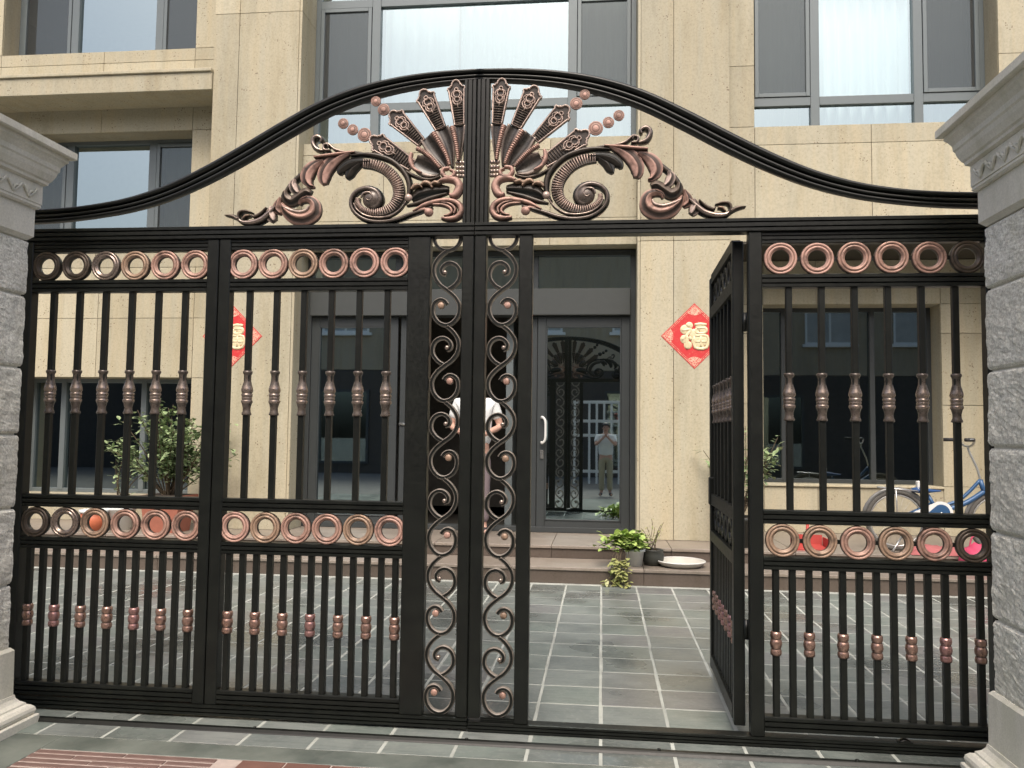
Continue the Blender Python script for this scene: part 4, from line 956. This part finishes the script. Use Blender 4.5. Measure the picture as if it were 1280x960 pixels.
# ------------------------------------------------------------------ red good-luck diamonds beside the doors
def diamond(cx, label):
    cz, r, y = 2.492, 0.36, YP
    t = empty('door_poster', (cx, y, cz), 0, label, 'paper poster', 'red good-luck diamonds beside the doors')
    b = MB(); b.add([(0, -0.004, -r), (r, -0.004, 0), (0, -0.004, r), (-r, -0.004, 0), (0, -0.0005, -r), (r, -0.0005, 0), (0, -0.0005, r), (-r, -0.0005, 0)],
                    [(0, 1, 2, 3), (4, 7, 6, 5), (0, 4, 5, 1), (1, 5, 6, 2), (2, 6, 7, 3), (3, 7, 4, 0)])
    b.build('paper', M['red_paper'], t)
    for k in range(4):                                            # a fan-shaped print in each corner and a thin border
        a = math.pi/2*k; ca, sa = math.cos(a), math.sin(a)
        tip = (0.93*r, 0); pts = [tip]
        for i in range(9):
            th = R(135)+R(90)*i/8; pts.append((0.93*r+0.30*r*math.cos(th), 0.30*r*math.sin(th)))
        f = MB(); f.add([(x*ca-z*sa, -0.0055, x*sa+z*ca) for x, z in pts], [tuple(range(len(pts)))])
        f.build('corner_print', M['rose_print'], t)
    e = MB()
    for rr, w in ((0.965, 0.006), (0.90, 0.004)):
        for k in range(4):
            a, c = math.pi/2*k, math.pi/2*(k+1)
            e.add([(q*r*math.cos(v), -0.005-(0.001 if rr < .95 else 0), q*r*math.sin(v)) for v, q in ((a, rr), (c, rr), (c, rr-w/r*1.4), (a, rr-w/r*1.4))], [(0, 1, 2, 3)])
    e.build('border_print', M['rose_print'], t)
    ch = MB()                                                      # plump brush strokes of the good-luck character
    for pts, w_ in (([(-0.085, 0.135), (-0.055, 0.105)], 0.017), ([(-0.135, 0.06), (-0.04, 0.07), (-0.085, 0.005), (-0.135, -0.045)], 0.015), ([(-0.08, 0.005), (-0.08, -0.07), (-0.082, -0.14)], 0.016), ([(-0.06, -0.01), (-0.035, -0.04)], 0.014),
                    ([(0.0, 0.125), (0.07, 0.13), (0.13, 0.125)], 0.014), ([(0.02, 0.085), (0.115, 0.085), (0.11, 0.035), (0.022, 0.035), (0.02, 0.085)], 0.012), ([(0.0, 0.0), (0.135, 0.0), (0.13, -0.125), (0.003, -0.125), (0.0, 0.0)], 0.014), ([(0.067, 0.0), (0.067, -0.125)], 0.011), ([(0.0, -0.062), (0.133, -0.062)], 0.011)):
        q = spline(pts, 3); ch.relief(q, [w_*(0.85+0.3*math.sin(math.pi*i/(len(q)-1))) for i in range(len(q))], 0.006, -0.010, 'round', (0, 0))
    ch.build('character', M['gold'], t)
    p = MB()                                                       # rounded petals behind the strokes give the flowery outline
    for px, pz, pr in ((-0.10, 0.07, 0.055), (-0.105, -0.035, 0.05), (-0.07, -0.10, 0.045), (0.06, 0.10, 0.05), (0.10, 0.065, 0.045), (0.105, -0.05, 0.06), (0.05, -0.095, 0.055), (0.0, 0.02, 0.06), (-0.055, 0.115, 0.04), (0.02, -0.045, 0.06)):
        p.dome((px, -0.0055, pz), pr, 0.006, 14, 0, 0, 3)
    p.build('petal_print', M['gold'], t)
diamond(-4.265, 'red paper diamond with a gold character, seen through the closed barred panels')
diamond(1.0, 'red paper diamond with gold character beside the glass door with the white handle')

# ------------------------------------------------------------------ plants and pots
def leaf_shape(b, base, d, up, L, W, mi=0, fold=0.25):
    d = d.normalized(); s = d.cross(up); s = s.normalized() if s.length > 1e-5 else Vector((1, 0, 0)); n = s.cross(d)
    p = [base, base+d*L*0.35+s*W*0.5+n*fold*W*0.4, base+d*L*0.75+s*W*0.36+n*fold*W*0.2-Vector((0, 0, L*0.06)), base+d*L-Vector((0, 0, L*0.15)),
         base+d*L*0.75-s*W*0.36+n*fold*W*0.2-Vector((0, 0, L*0.06)), base+d*L*0.35-s*W*0.5+n*fold*W*0.4, base+d*L*0.4, base+d*L*0.75-Vector((0, 0, L*0.05))]
    b.add([q[:] for q in p], [(0, 1, 6), (0, 6, 5), (1, 2, 7, 6), (6, 7, 4, 5), (2, 3, 7), (7, 3, 4)], 0, mi, True)
def pot(parent, prof, m, soil_r, soil_z, n=20, name='pot'):
    MB().lathe(prof, n).build(name, M[m], parent)
    MB().lathe([(0.001, soil_z), (soil_r, soil_z), (soil_r, soil_z-0.01)], n).build('soil', M['soil'], parent)
def rnd(a=1.0): return Vector((random.uniform(-a, a), random.uniform(-a, a), random.uniform(-a, a)))

def shrub(name, loc, label, stems, height, spread, leaf_l, n_leaf, bias=(0, 0), z0=0.3, sparse=0.55):
    t = empty(name, loc, 0, label, 'shrub'); stm = MB(); lf = MB()
    for k in range(stems):
        a = random.uniform(0, 2*math.pi); rr = spread*math.sqrt(random.random()); hh = height*random.uniform(0.6, 1.0)*(1-0.35*(rr/spread)**2)
        tip = Vector((rr*math.cos(a)+bias[0], (rr*math.sin(a)+bias[1])*0.6, z0+hh)); mid = tip*0.5+rnd(0.05); mid.z = z0+hh*0.55
        pts = spline([(random.uniform(-.04, .04), random.uniform(-.04, .04), z0-0.02), mid[:], tip[:]], 5)
        stm.tube(pts, [0.009-0.006*i/(len(pts)-1) for i in range(len(pts))], 5)
        for i in range(n_leaf):
            f = random.uniform(sparse*0.6, 1.0); j = min(int(f*(len(pts)-1)), len(pts)-2); q = Vector(pts[j]).lerp(Vector(pts[j+1]), f*(len(pts)-1)-j)
            d = rnd(1); d.z = d.z*0.5+0.15
            leaf_shape(lf, q+rnd(0.05), d, Vector((0, 0, 1)), leaf_l*random.uniform(0.6, 1.2), leaf_l*0.55)
    stm.build('stem', M['stem'], t); lf.build('foliage', M['leaf'], t); return t
t = shrub('leafy_shrub', (-4.78, 4.80, 0.279), 'leafy green shrub in a square reddish planter under the barred house window', 44, 1.12, 0.78, 0.088, 42, (0.06, 0), 0.36)
pl = MB()
square_moulding(pl, [(0.0, 0.40), (0.012, 0.40), (0.012, 0.345), (-0.012, 0.34), (-0.05, 0.0)], -0.23, 0.23, -0.2, 0.2); pl.build('planter', M['terracotta'], t)
MB().box(-0.21, 0.21, -0.18, 0.18, 0.37, 0.402).build('soil', M['soil'], t)
t = shrub('leafy_shrub', (-5.35, 4.84, 0.279), 'thin straggly plant in a small white pot left of the leafy shrub', 5, 0.85, 0.28, 0.07, 14, (0.10, 0), 0.25)
pot(t, [(0.09, 0.0), (0.11, 0.0), (0.15, 0.22), (0.162, 0.225), (0.162, 0.25), (0.148, 0.25), (0.14, 0.23)], 'white_glaze', 0.142, 0.232)
t = shrub('leafy_shrub', (1.40, 4.80, 0.279), 'tall leafy plant behind the open wicket door by the dark house window', 17, 1.12, 0.50, 0.085, 24, (0, 0), 0.30)
pot(t, [(0.12, 0.0), (0.14, 0.0), (0.19, 0.27), (0.205, 0.275), (0.205, 0.305), (0.19, 0.305), (0.18, 0.285)], 'black_pot', 0.182, 0.288)
t = empty('orange_flowerpot', (-5.56, 4.66, 0.279), 0, 'orange flowerpot with white rim on the step below the barred window', 'flowerpot')
pot(t, [(0.09, 0.0), (0.105, 0.0), (0.14, 0.20)], 'orange_pot', 0.125, 0.22)
MB().lathe([(0.140, 0.201), (0.152, 0.205), (0.152, 0.235), (0.138, 0.235), (0.126, 0.221)], 20).build('rim', M['white_glaze'], t)

# trailing plant in the white pot on the lower step
t = empty('trailing_plant', (0.322, 4.16, 0.152), 0, 'yellow-green trailing plant in a small white pot, spilling over the lower step', 'potted plant')
pot(t, [(0.062, 0.0), (0.072, 0.0), (0.092, 0.135), (0.104, 0.137), (0.104, 0.160), (0.094, 0.160), (0.088, 0.145)], 'white_glaze', 0.089, 0.146)
stm, la, lb = MB(), MB(), MB()
for k in range(52):
    tx = random.gauss(-0.13, 0.12); tx = max(-0.50, min(0.14, tx)); tip = Vector((tx, random.uniform(-0.22, 0.12), 0.145+random.uniform(0.0, 0.16)*(1-abs(tx)*0.8)))
    pts = spline([(0, 0, 0.14), (tip.x*0.4, tip.y*0.4, 0.22+random.uniform(0, .06)), tip[:]], 4); stm.tube(pts, 0.0028, 4)
    for i in range(7):
        f = random.uniform(0.35, 1.0); q = Vector(pts[min(int(f*len(pts)), len(pts)-1)])
        d = rnd(1); d.z = random.uniform(-0.2, 0.7); d.y -= 0.3
        leaf_shape(la, q+rnd(0.025), d, Vector((0, 0, 1)), random.uniform(0.06, 0.12), 0.064)
for k in range(9):                                                  # yellowing runners over the step edge
    x0 = random.uniform(-0.30, -0.04); end = Vector((x0+random.uniform(-0.13, 0.13), -0.31+random.uniform(-.05, .02), -0.152+random.uniform(0.005, 0.09)))
    pts = spline([(0, 0, 0.145), (x0*0.8, -0.17, 0.16), (x0, -0.29, 0.02), end[:]], 5); stm.tube(pts, 0.003, 4)
    for i in range(13):
        f = random.uniform(0.5, 1.0); q = Vector(pts[min(int(f*len(pts)), len(pts)-1)]); q.z = max(q.z, -0.14); d = rnd(1); d.y -= 0.5; d.z = random.uniform(-0.5, 0.3)
        leaf_shape(lb, q+rnd(0.02), d, Vector((0, 0, 1)), random.uniform(0.045, 0.085), 0.045)
stm.build('stem', M['stem'], t); la.build('foliage', M['lime_leaf'], t); lb.build('dry_foliage', M['dry_leaf'], t)
# dark pot with thin twigs
t = empty('twig_pot', (0.50, 4.22, 0.152), 0, 'small dark round pot with thin dry stalks between the white pot and the white basin', 'potted plant')
pot(t, [(0.06, 0.0), (0.085, 0.005), (0.108, 0.06), (0.108, 0.10), (0.098, 0.135), (0.104, 0.142), (0.104, 0.152), (0.092, 0.152), (0.088, 0.14)], 'black_pot', 0.09, 0.141)
stm, la = MB(), MB()
for k in range(16):
    tip = Vector((random.uniform(-0.14, 0.10), random.uniform(-0.08, 0.08), random.uniform(0.26, 0.46)))
    pts = spline([(random.uniform(-.05, .05), random.uniform(-.05, .05), 0.14), (tip*0.6+Vector((0, 0, 0.08)))[:], tip[:]], 4); stm.tube(pts, 0.0022, 4)
    for i in range(4): leaf_shape(la, Vector(pts[random.randrange(3, len(pts))]), rnd(1), Vector((0, 0, 1)), 0.035, 0.012)
stm.build('stalk', M['stem'], t); la.build('foliage', M['dry_leaf'], t)
t = empty('basin', (0.765, 4.20, 0.152), 0, 'shallow white basin lying on the lower step beside the dark pot', 'basin')
MB().lathe([(0.001, 0.004), (0.15, 0.002), (0.185, 0.02), (0.222, 0.050), (0.232, 0.052), (0.230, 0.044), (0.19, 0.008), (0.15, -0.0005), (0.001, -0.0002)][::-1], 32).build('bowl', M['old_enamel'], t)
MB().lathe([(0.226, 0.052), (0.236, 0.048), (0.236, 0.055), (0.228, 0.059)], 32, closed=True).build('rim', M['white_plastic'], t)

# ------------------------------------------------------------------ child's bicycle leaning at the right
BK = empty('bicycle', (3.45, 4.80, 0.279), 0, 'blue child bicycle with white chain guard standing on the step by the house wall', 'bicycle')
BW, BR = 0.98, 0.30
def wheel(x):
    wv = [( BR+0.0*0, 0)]
    m = MB(); a = [2*math.pi*k/36 for k in range(36)]
    m.tube([(x+(BR-0.018)*math.cos(v), 0, BR+(BR-0.018)*math.sin(v)) for v in a], 0.021, 8, closed=True); o = m.build('wheel', M['tyre'], BK)
    m = MB(); m.tube([(x+(BR-0.043)*math.cos(v), 0, BR+(BR-0.043)*math.sin(v)) for v in a], 0.011, 6, closed=True); m.build('rim', M['steel'], o)
    m = MB()
    for k in range(20):
        v = 2*math.pi*k/20; e = v+(0.25 if k % 2 else -0.25); m.tube([(x+0.02*math.cos(e), 0.02*(-1)**k, BR+0.02*math.sin(e)), (x+(BR-0.043)*math.cos(v), 0, BR+(BR-0.043)*math.sin(v))], 0.0016, 3)
    m.build('spokes', M['steel'], o)
    m = MB(); m.lathe([(0.022, -0.035), (0.028, -0.03), (0.016, -0.02), (0.016, 0.02), (0.028, 0.03), (0.022, 0.035)], 10, 'Y', (x, 0, BR)); m.build('hub', M['steel'], o)
    m = MB(); v = [R(20)+R(150)*k/14 for k in range(15)]; m.tube([(x+(BR+0.02)*math.cos(q), 0, BR+(BR+0.016)*math.sin(q)) for q in v], 0.008, 6, flat=3.0); m.build('mudguard', M['mudguard'], BK)
wheel(-BW/2); wheel(BW/2)
m = MB()
ht0, ht1 = Vector((BW/2-0.13, 0, 0.58)), Vector((BW/2-0.17, 0, 0.72)); bb = Vector((-0.09, 0, 0.39)); stp = Vector((-0.18, 0, 0.56))
m.tube([ht0[:], ht1[:]], 0.024, 8); m.tube(spline([(ht0+Vector((0, 0, .03)))[:], (0.16, 0, 0.48), bb[:]], 5), 0.026, 8); m.tube(spline([ht1[:], (0.12, 0, 0.52), (-0.13, 0, 0.43)], 5), 0.018, 8)
m.tube([bb[:], stp[:]], 0.019, 8)
for y in (-0.055, 0.055):
    m.tube([bb[:], (-BW/2, y, BR)], 0.011, 6); m.tube([(-0.16, 0, 0.48), (-BW/2, y, BR)], 0.010, 6)
m.build('frame', M['blue'], BK)
m = MB()
for y in (-0.05, 0.05): m.tube([(ht0+Vector((0.0, y*0.5, 0)))[:], (ht0+Vector((0.02, y, -0.03)))[:], (BW/2, y, BR)], 0.012, 6)
m.build('fork', M['steel'], BK)
m = MB(); m.tube(spline([ht1[:], (ht1+Vector((-0.03, 0, 0.12)))[:], (ht1+Vector((-0.10, 0, 0.28)))[:], (ht1+Vector((-0.11, 0, 0.34)))[:]], 4), 0.012, 8)
hbz = ht1+Vector((-0.11, 0, 0.34)); m.tube(spline([(hbz.x-0.12, -0.26, hbz.z+0.06), (hbz.x-0.02, -0.2, hbz.z+0.06), (hbz.x, -0.08, hbz.z), (hbz.x, 0.08, hbz.z), (hbz.x-0.02, 0.2, hbz.z+0.06), (hbz.x-0.12, 0.26, hbz.z+0.06)], 4), 0.011, 8)
hbo = m.build('handlebar', M['steel'], BK)
m = MB()
for y in (-0.26, 0.26): MB().tube([(hbz.x-0.13, y, hbz.z+0.06), (hbz.x-0.03, y*0.8, hbz.z+0.06)], 0.018, 8).build('grip', M['rubber'], hbo)
m = MB(); m.tube(spline([(-0.34, 0, 0.60), (-0.26, 0, 0.615), (-0.16, 0, 0.60), (-0.06, 0, 0.605)], 4), [0.03, .05, .065, .075, .08, .08, .07, .06, .05, .04, .03, .025, .02][:13], 10, flat=1.0)
for i, v in enumerate(m.v): m.v[i] = (v[0], v[1], 0.605+(v[2]-0.605)*0.4)
sd = m.build('saddle', M['navy'], BK); m = MB(); m.tube([stp[:], (-0.19, 0, 0.60)], 0.012, 6); m.build('seat_post', M['steel'], sd)
m = MB(); m.tube([(-BW/2-0.16, 0, 0.63), (-BW/2+0.24, 0, 0.60)], 0.008, 6)
for y in (-0.06, 0.06): m.tube([(-BW/2-0.16, y, 0.63), (-BW/2+0.24, y, 0.60)], 0.007, 6); m.tube([(-BW/2-0.02, y, 0.62), (-BW/2, y*.9, BR)], 0.006, 6)
for x in (-0.16, 0.0, 0.2): m.tube([(-BW/2+x, -0.06, 0.625), (-BW/2+x, 0.06, 0.625)], 0.006, 6)
m.build('rack', M['steel'], BK)
MB().cbox(-BW/2+0.20, -BW/2+0.235, -0.03, 0.03, 0.615, 0.70, 0.008).build('reflector', M['white_plastic'], BK)
# chain guard: a capsule plate, white with a blue centre
def capsule(c0, r0, c1, r1, y0, y1, n=10):
    a = math.atan2(c1[1]-c0[1], c1[0]-c0[0]); P = []
    for k in range(n+1): t_ = a+math.pi/2+math.pi*k/n; P.append((c0[0]+r0*math.cos(t_), c0[1]+r0*math.sin(t_)))
    for k in range(n+1): t_ = a-math.pi/2+math.pi*k/n; P.append((c1[0]+r1*math.cos(t_), c1[1]+r1*math.sin(t_)))
    q = len(P); return MB().add([(x, y0, z) for x, z in P]+[(x, y1, z) for x, z in P], [tuple(range(q)), tuple(range(q, 2*q))[::-1]]+[(i, q+i, q+(i+1) % q, (i+1) % q) for i in range(q)])
cg = capsule((-BW/2+0.06, BR+0.015), 0.035, (bb.x, bb.z), 0.115, -0.085, -0.065).build('chain_guard', M['white_plastic'], BK)
capsule((-0.24, BR+0.015), 0.04, (bb.x, bb.z), 0.085, -0.091, -0.0845).build('guard_badge', M['blue'], cg)
m = MB(); m.tube([(bb.x, -0.10, bb.z), (bb.x+0.09, -0.10, bb.z-0.10)], 0.010, 6); m.tube([(bb.x, 0.08, bb.z), (bb.x-0.09, 0.08, bb.z+0.10)], 0.010, 6); m.tube([(bb.x, -0.1, bb.z), (bb.x, 0.08, bb.z)], 0.012, 6)
cr = m.build('crank', M['steel'], BK); m = MB()
m.cbox(bb.x+0.05, bb.x+0.13, -0.19, -0.105, bb.z-0.112, bb.z-0.09, 0.004); m.cbox(bb.x-0.13, bb.x-0.05, 0.085, 0.17, bb.z+0.09, bb.z+0.112, 0.004); m.build('pedal', M['rubber'], cr)
m = MB()
for sx in (-1, 1): m.tube([(-BW/2+0.05, 0.03*sx, 0.16), (-BW/2+0.05+0.14*sx, 0.16*sx, 0.015)], 0.010, 6)
m.build('stand', M['steel'], BK)

# bright things lying by the bicycle
t = empty('toy_bag', (3.54, 4.36, 0.152), 0, 'bright magenta crumpled bag lying on the step at the right pillar', 'bag')
bm = bmesh.new(); bmesh.ops.create_icosphere(bm, subdivisions=3, radius=0.15)
for v in bm.verts:
    n_ = noise.noise(v.co*14)*0.035+noise.noise(v.co*30+Vector((3, 1, 2)))*0.018; v.co += v.co.normalized()*n_; v.co.z = max(v.co.z*0.95+0.125, 0.0)
me = bpy.data.meshes.new('bag_body'); bm.to_mesh(me); bm.free(); me.materials.append(M['magenta'])
for p in me.polygons: p.use_smooth = True
link('bag_body', me, t)
MB().tube(spline([(-0.07, 0, 0.22), (-0.04, 0, 0.33), (0.04, 0, 0.33), (0.07, 0, 0.22)], 5), 0.008, 6).build('strap', M['magenta'], t)
t = empty('folded_cloth', (3.30, 4.60, 0.279), 0, 'dull rose cloth bundle on the upper step under the blue bicycle', 'cloth')
bm = bmesh.new(); bmesh.ops.create_grid(bm, x_segments=22, y_segments=10, size=0.5)
for v in bm.verts:
    x, y = v.co.x, v.co.y; hgt = max(0.0, 0.09*(1-(2*x)**4)*(1-(2*y)**4)); v.co = Vector((x*0.62, y*0.26, hgt*(0.8+0.5*noise.noise(Vector((x*6, y*7, 1))))+0.004))
me = bpy.data.meshes.new('cloth'); bm.to_mesh(me); bm.free(); me.materials.append(M['rose'])
for p in me.polygons: p.use_smooth = True
link('bundle', me, t)
t = empty('red_dustpan', (2.10, 4.74, 0.279), 0, 'bright red plastic dustpan resting on the upper step behind the ringed gate panel', 'dustpan')
b = MB(); b.add([(-0.16, -0.13, 0.0), (0.16, -0.13, 0.0), (0.14, 0.12, 0.02), (-0.14, 0.12, 0.02), (-0.16, -0.13, 0.012), (0.16, -0.13, 0.012), (0.14, 0.12, 0.032), (-0.14, 0.12, 0.032)], [(0, 3, 2, 1), (4, 5, 6, 7), (0, 1, 5, 4), (1, 2, 6, 5), (2, 3, 7, 6), (3, 0, 4, 7)])
for sx in (-1, 1): b.box(sx*0.16-0.006, sx*0.16+0.006, -0.13, 0.12, 0.0125, 0.11)
b.box(-0.15, 0.15, 0.115, 0.128, 0.0, 0.13); b.build('pan', M['red_cloth'], t)
MB().tube([(0, 0.12, 0.08), (0.02, 0.17, 0.24)], 0.016, 8).build('handle', M['red_cloth'], t)

# ------------------------------------------------------------------ people
def skin(name, verts, edges, radii, m, parent, sub=2, root=0, flat=None):
    me = bpy.data.meshes.new(name); me.from_pydata(verts, edges, [])
    o = bpy.data.objects.new('tmp', me); COL.objects.link(o)
    o.modifiers.new('s', 'SKIN'); sv = me.skin_vertices[0].data
    for i, r in enumerate(radii):
        sv[i].radius = r if hasattr(r, '__len__') else (r, r); sv[i].use_root = i == root
    mo = o.modifiers.new('d', 'SUBSURF'); mo.levels = sub
    dg = bpy.context.evaluated_depsgraph_get(); out = bpy.data.meshes.new_from_object(o.evaluated_get(dg)); bpy.data.objects.remove(o)
    out.materials.clear(); out.materials.append(M[m])
    for p in out.polygons: p.use_smooth = True
    out.name = name; return link(name, out, parent)
def person(loc, rz, label, hgt, elbow, wrist, trousers, hair, spread=0.09, grp=None):
    """standing figure facing -y before rotation; elbow / wrist: offsets for the right arm, mirrored"""
    k = hgt/1.72; t = empty('person', loc, rz, label, 'person')
    V = lambda x, y, z: (x*k, y*k, z*k)
    v = [V(0, 0, 0.92), V(0, 0.01, 1.08), V(0, 0.015, 1.25), V(0, 0.01, 1.40), V(0, 0.0, 1.47), V(0, -0.015, 1.53), V(0, -0.025, 1.61), V(0, -0.015, 1.68)]
    r = [(0.155*k, 0.105*k), (0.140*k, 0.10*k), (0.150*k, 0.105*k), (0.10*k, 0.085*k), 0.052*k, 0.058*k, 0.085*k, 0.062*k]
    e = [(0, 1), (1, 2), (2, 3), (3, 4), (4, 5), (5, 6), (6, 7)]; sl, sr_, tl, trr = [], [], [], []
    for sg in (-1, 1):
        b0 = len(v); v += [V(sg*0.19, 0.01, 1.40), V(sg*elbow[0], elbow[1], elbow[2]), V(sg*wrist[0], wrist[1], wrist[2])]
        r += [0.056*k, 0.040*k, 0.026*k]; e += [(3, b0), (b0, b0+1), (b0+1, b0+2)]
        el, wr = Vector(v[b0+1]), Vector(v[b0+2]); d = (wr-el).normalized(); side = d.cross(Vector((0, 0, 1))).normalized(); up = side.cross(d)
        pm = wr+d*0.05*k; b1 = len(v); v.append(pm[:]); r.append((0.034*k, 0.018*k)); e.append((b0+2, b1))
        for q, ln in ((-1.5, 0.066), (-0.5, 0.078), (0.5, 0.074), (1.5, 0.058)):           # four bent fingers and a thumb
            f0 = pm+d*0.035*k+up*q*0.019*k; f1 = f0+d*ln*0.5*k-side*sg*0.010*k; f2 = f1+d*ln*0.35*k-side*sg*0.026*k
            b2 = len(v); v += [f0[:], f1[:], f2[:]]; r += [0.0095*k, 0.0085*k, 0.007*k]; e += [(b1, b2), (b2, b2+1), (b2+1, b2+2)]
        b2 = len(v); f0 = wr+d*0.03*k+up*0.032*k; v += [f0[:], (f0+d*0.03*k+up*0.02*k-side*sg*0.012*k)[:]]; r += [0.012*k, 0.009*k]; e += [(b1, b2), (b2, b2+1)]
        c0 = len(v); v += [V(sg*spread, 0, 0.86), V(sg*(spread+.005), -0.01, 0.49), V(sg*(spread+.01), 0.015, 0.10), V(sg*(spread+.02), 0.0, 0.035), V(sg*(spread+.045), -0.15, 0.025)]
        r += [0.085*k, 0.055*k, 0.038*k, 0.036*k, 0.03*k]; e += [(0, c0), (c0, c0+1), (c0+1, c0+2), (c0+2, c0+3), (c0+3, c0+4)]
        sl.append((v[b0], v[b0+1])); tl.append([v[c0], v[c0+1], v[c0+2]]); sr_.append([v[c0+3], v[c0+4]])
    skin('body', v, e, r, 'skin', t)
    # head details
    hm = MB(); hz = 1.60*k
    hm.tube([(0, -0.098*k, hz+0.03*k), (0, -0.125*k, hz-0.012*k), (0, -0.10*k, hz-0.02*k)], [0.008*k, 0.014*k, 0.010*k], 6); hm.build('nose', M['skin'], t)
    for sg in (-1, 1):
        q = MB(); q.lathe([(0.004, -0.008), (0.02*k, -0.004), (0.026*k, 0.006), (0.012*k, 0.010)], 10, 'X', (sg*0.083*k, -0.01*k, hz)); q.build('ear', M['skin'], t)
        q = MB(); q.dome((sg*0.031*k, -0.092*k, hz+0.025*k), 0.010*k, 0.006*k, 8, 0); q.build('eye', M['dark_hair'], t)
    q = MB(); q.tube([(-0.024*k, -0.098*k, hz-0.055*k), (0, -0.103*k, hz-0.053*k), (0.024*k, -0.098*k, hz-0.055*k)], 0.005*k, 5); q.build('mouth', M['rose'], t)
    bm = bmesh.new(); bmesh.ops.create_icosphere(bm, subdivisions=3, radius=1.0)
    for vv in bm.verts:
        c = vv.co.copy(); s_ = 1+0.04*noise.noise(c*6)
        vv.co = Vector((c.x*0.098*k*s_, c.y*0.108*k*s_+0.004*k, c.z*0.105*k*s_+hz+0.040*k))
    bmesh.ops.delete(bm, geom=[vv for vv in bm.verts if (vv.co.z < hz+0.055*k and vv.co.y < -0.035*k) or vv.co.z < hz-0.03*k], context='VERTS')
    me = bpy.data.meshes.new('hair'); bm.to_mesh(me); bm.free(); me.materials.append(M[hair])
    for p in me.polygons: p.use_smooth = True
    link('hair', me, t)
    # shirt with short sleeves, trousers, shoes
    sv = [V(0, 0, 0.90), V(0, 0.01, 1.08), V(0, 0.015, 1.26), V(0, 0.01, 1.41), V(0, 0.0, 1.455)]; sr2 = [(0.195*k, 0.135*k), (0.190*k, 0.13*k), (0.198*k, 0.13*k), (0.14*k, 0.105*k), (0.068*k, 0.066*k)]; se = [(0, 1), (1, 2), (2, 3), (3, 4)]
    for a, c in sl:
        b0 = len(sv); a_, c_ = Vector(a), Vector(c); sv += [a, (a_.lerp(c_, 0.72))[:]]; sr2 += [0.074*k, 0.066*k]; se += [(3, b0), (b0, b0+1)]
    skin('shirt', sv, se, sr2, 'shirt', t)
    tv = [V(0, 0, 0.955), V(0, 0, 0.90)]; tr2 = [(0.160*k, 0.115*k), (0.168*k, 0.120*k)]; te = [(0, 1)]
    for a in tl:
        b0 = len(tv); tv += [tuple(a[0]), tuple(a[1]), tuple(a[2])]; tr2 += [0.100*k, 0.078*k, 0.068*k]; te += [(1, b0), (b0, b0+1), (b0+1, b0+2)]
    skin('trousers', tv, te, tr2, trousers, t)
    for a in sr_: skin('shoe', [a[0], a[1]], [(0, 1)], [(0.048*k, 0.045*k), (0.042*k, 0.034*k)], 'shoe', t)
    return t
person((-1.43, 5.36, 0.279), R(6), 'person in white shirt and mauve trousers standing in the doorway behind the scroll columns', 1.80, (0.27, 0.02, 1.15), (0.10, -0.20, 1.06), 'trouser', 'hair')
person((0.10, -4.34, 0.0), R(180), 'person in white shirt and khaki trousers, seen only reflected in the glass door', 1.68, (0.24, -0.14, 1.20), (0.07, -0.24, 1.36), 'khaki', 'dark_hair')

# ------------------------------------------------------------------ what the windows reflect: a house and a white fence across the road
OH = empty('house', (1.0, -13.0, 0), 0, 'house across the road, seen only as a reflection in the windows', 'house')
def oh(name, mb, m, parent=OH): return mb.build(name, m, parent, (-1.0, 13.0, 0) if parent is OH else (0, 0, 0))
b = MB(); b.box(-26, 24, -21, -13.0, 3.6, 8.2); oh('wall', b, M['opp_wall'])
b = MB(); b.box(-26, 24, -21, -13.0, -0.02, 3.58); oh('wall', b, M['opp_dark'])
b = MB(); b.add([(-26.6, -12.4, 8.2), (24.6, -12.4, 8.2), (24.6, -17, 10.0), (-26.6, -17, 10.0), (24.6, -21.6, 8.2), (-26.6, -21.6, 8.2)], [(0, 1, 2, 3), (3, 2, 4, 5), (0, 3, 5), (1, 4, 2), (0, 5, 4, 1)]); ro = oh('roof', b, M['roof'])
oh('chimney', MB().cbox(-7.2, -6.4, -15.4, -14.6, 8.8, 11.2, 0.02), M['opp_dark'], ro)
for x in (-16.0, -12.4, -9.0, -5.6, -2.2, 1.2, 4.6, 8.0, 11.0):
    for z in (4.7, 6.6) if x > 4 else (4.9,):
        f = MB(); bar_rect(f, x-0.85, x+0.85, z, z+1.25, -13.04, -12.94, 0.07); f.cbox(x-0.035, x+0.035, -13.03, -12.95, z+0.07, z+1.18, 0.003); f.cbox(x-0.95, x+0.95, -13.03, -12.86, z-0.1, z-0.002, 0.004)
        wo = oh('window', f, M['white_paint'])
        q = MB(); q.add([(x-0.8, -12.985, z+.05), (x+0.8, -12.985, z+.05), (x+0.8, -12.985, z+1.2), (x-0.8, -12.985, z+1.2)], [(0, 1, 2, 3)]); oh('pane', q, M['grey_curtain'], wo)
for x in (-14, -9, -4, 1, 6.2):
    f = MB(); bar_rect(f, x-0.9, x+0.9, 0.3, 2.9, -13.05, -12.93, 0.09); wo = oh('window', f, M['alu_dark'])
    q = MB(); q.add([(x-0.82, -12.985, .38), (x+0.82, -12.985, .38), (x+0.82, -12.985, 2.82), (x-0.82, -12.985, 2.82)], [(0, 1, 2, 3)]); oh('pane', q, M['glass_dark'], wo)
FN = empty('white_fence', (1.4, -8.0, 0), 0, 'white railing fence across the road, seen only as a reflection in the glass door', 'fence')
for z in (0.35, 1.35, 1.75, 2.28): MB().cbox(-2.2, 2.6, -0.03, 0.03, z, z+0.08, 0.004).build('rail', M['white_paint'], FN)
pk = MB().cbox(-0.03, 0.03, -0.02, 0.02, 0.0, 2.30, 0.004).me('picket', M['white_paint'])
for i in range(24): link('picket', pk, FN, (-2.15+i*0.205, 0.055, 0.05))
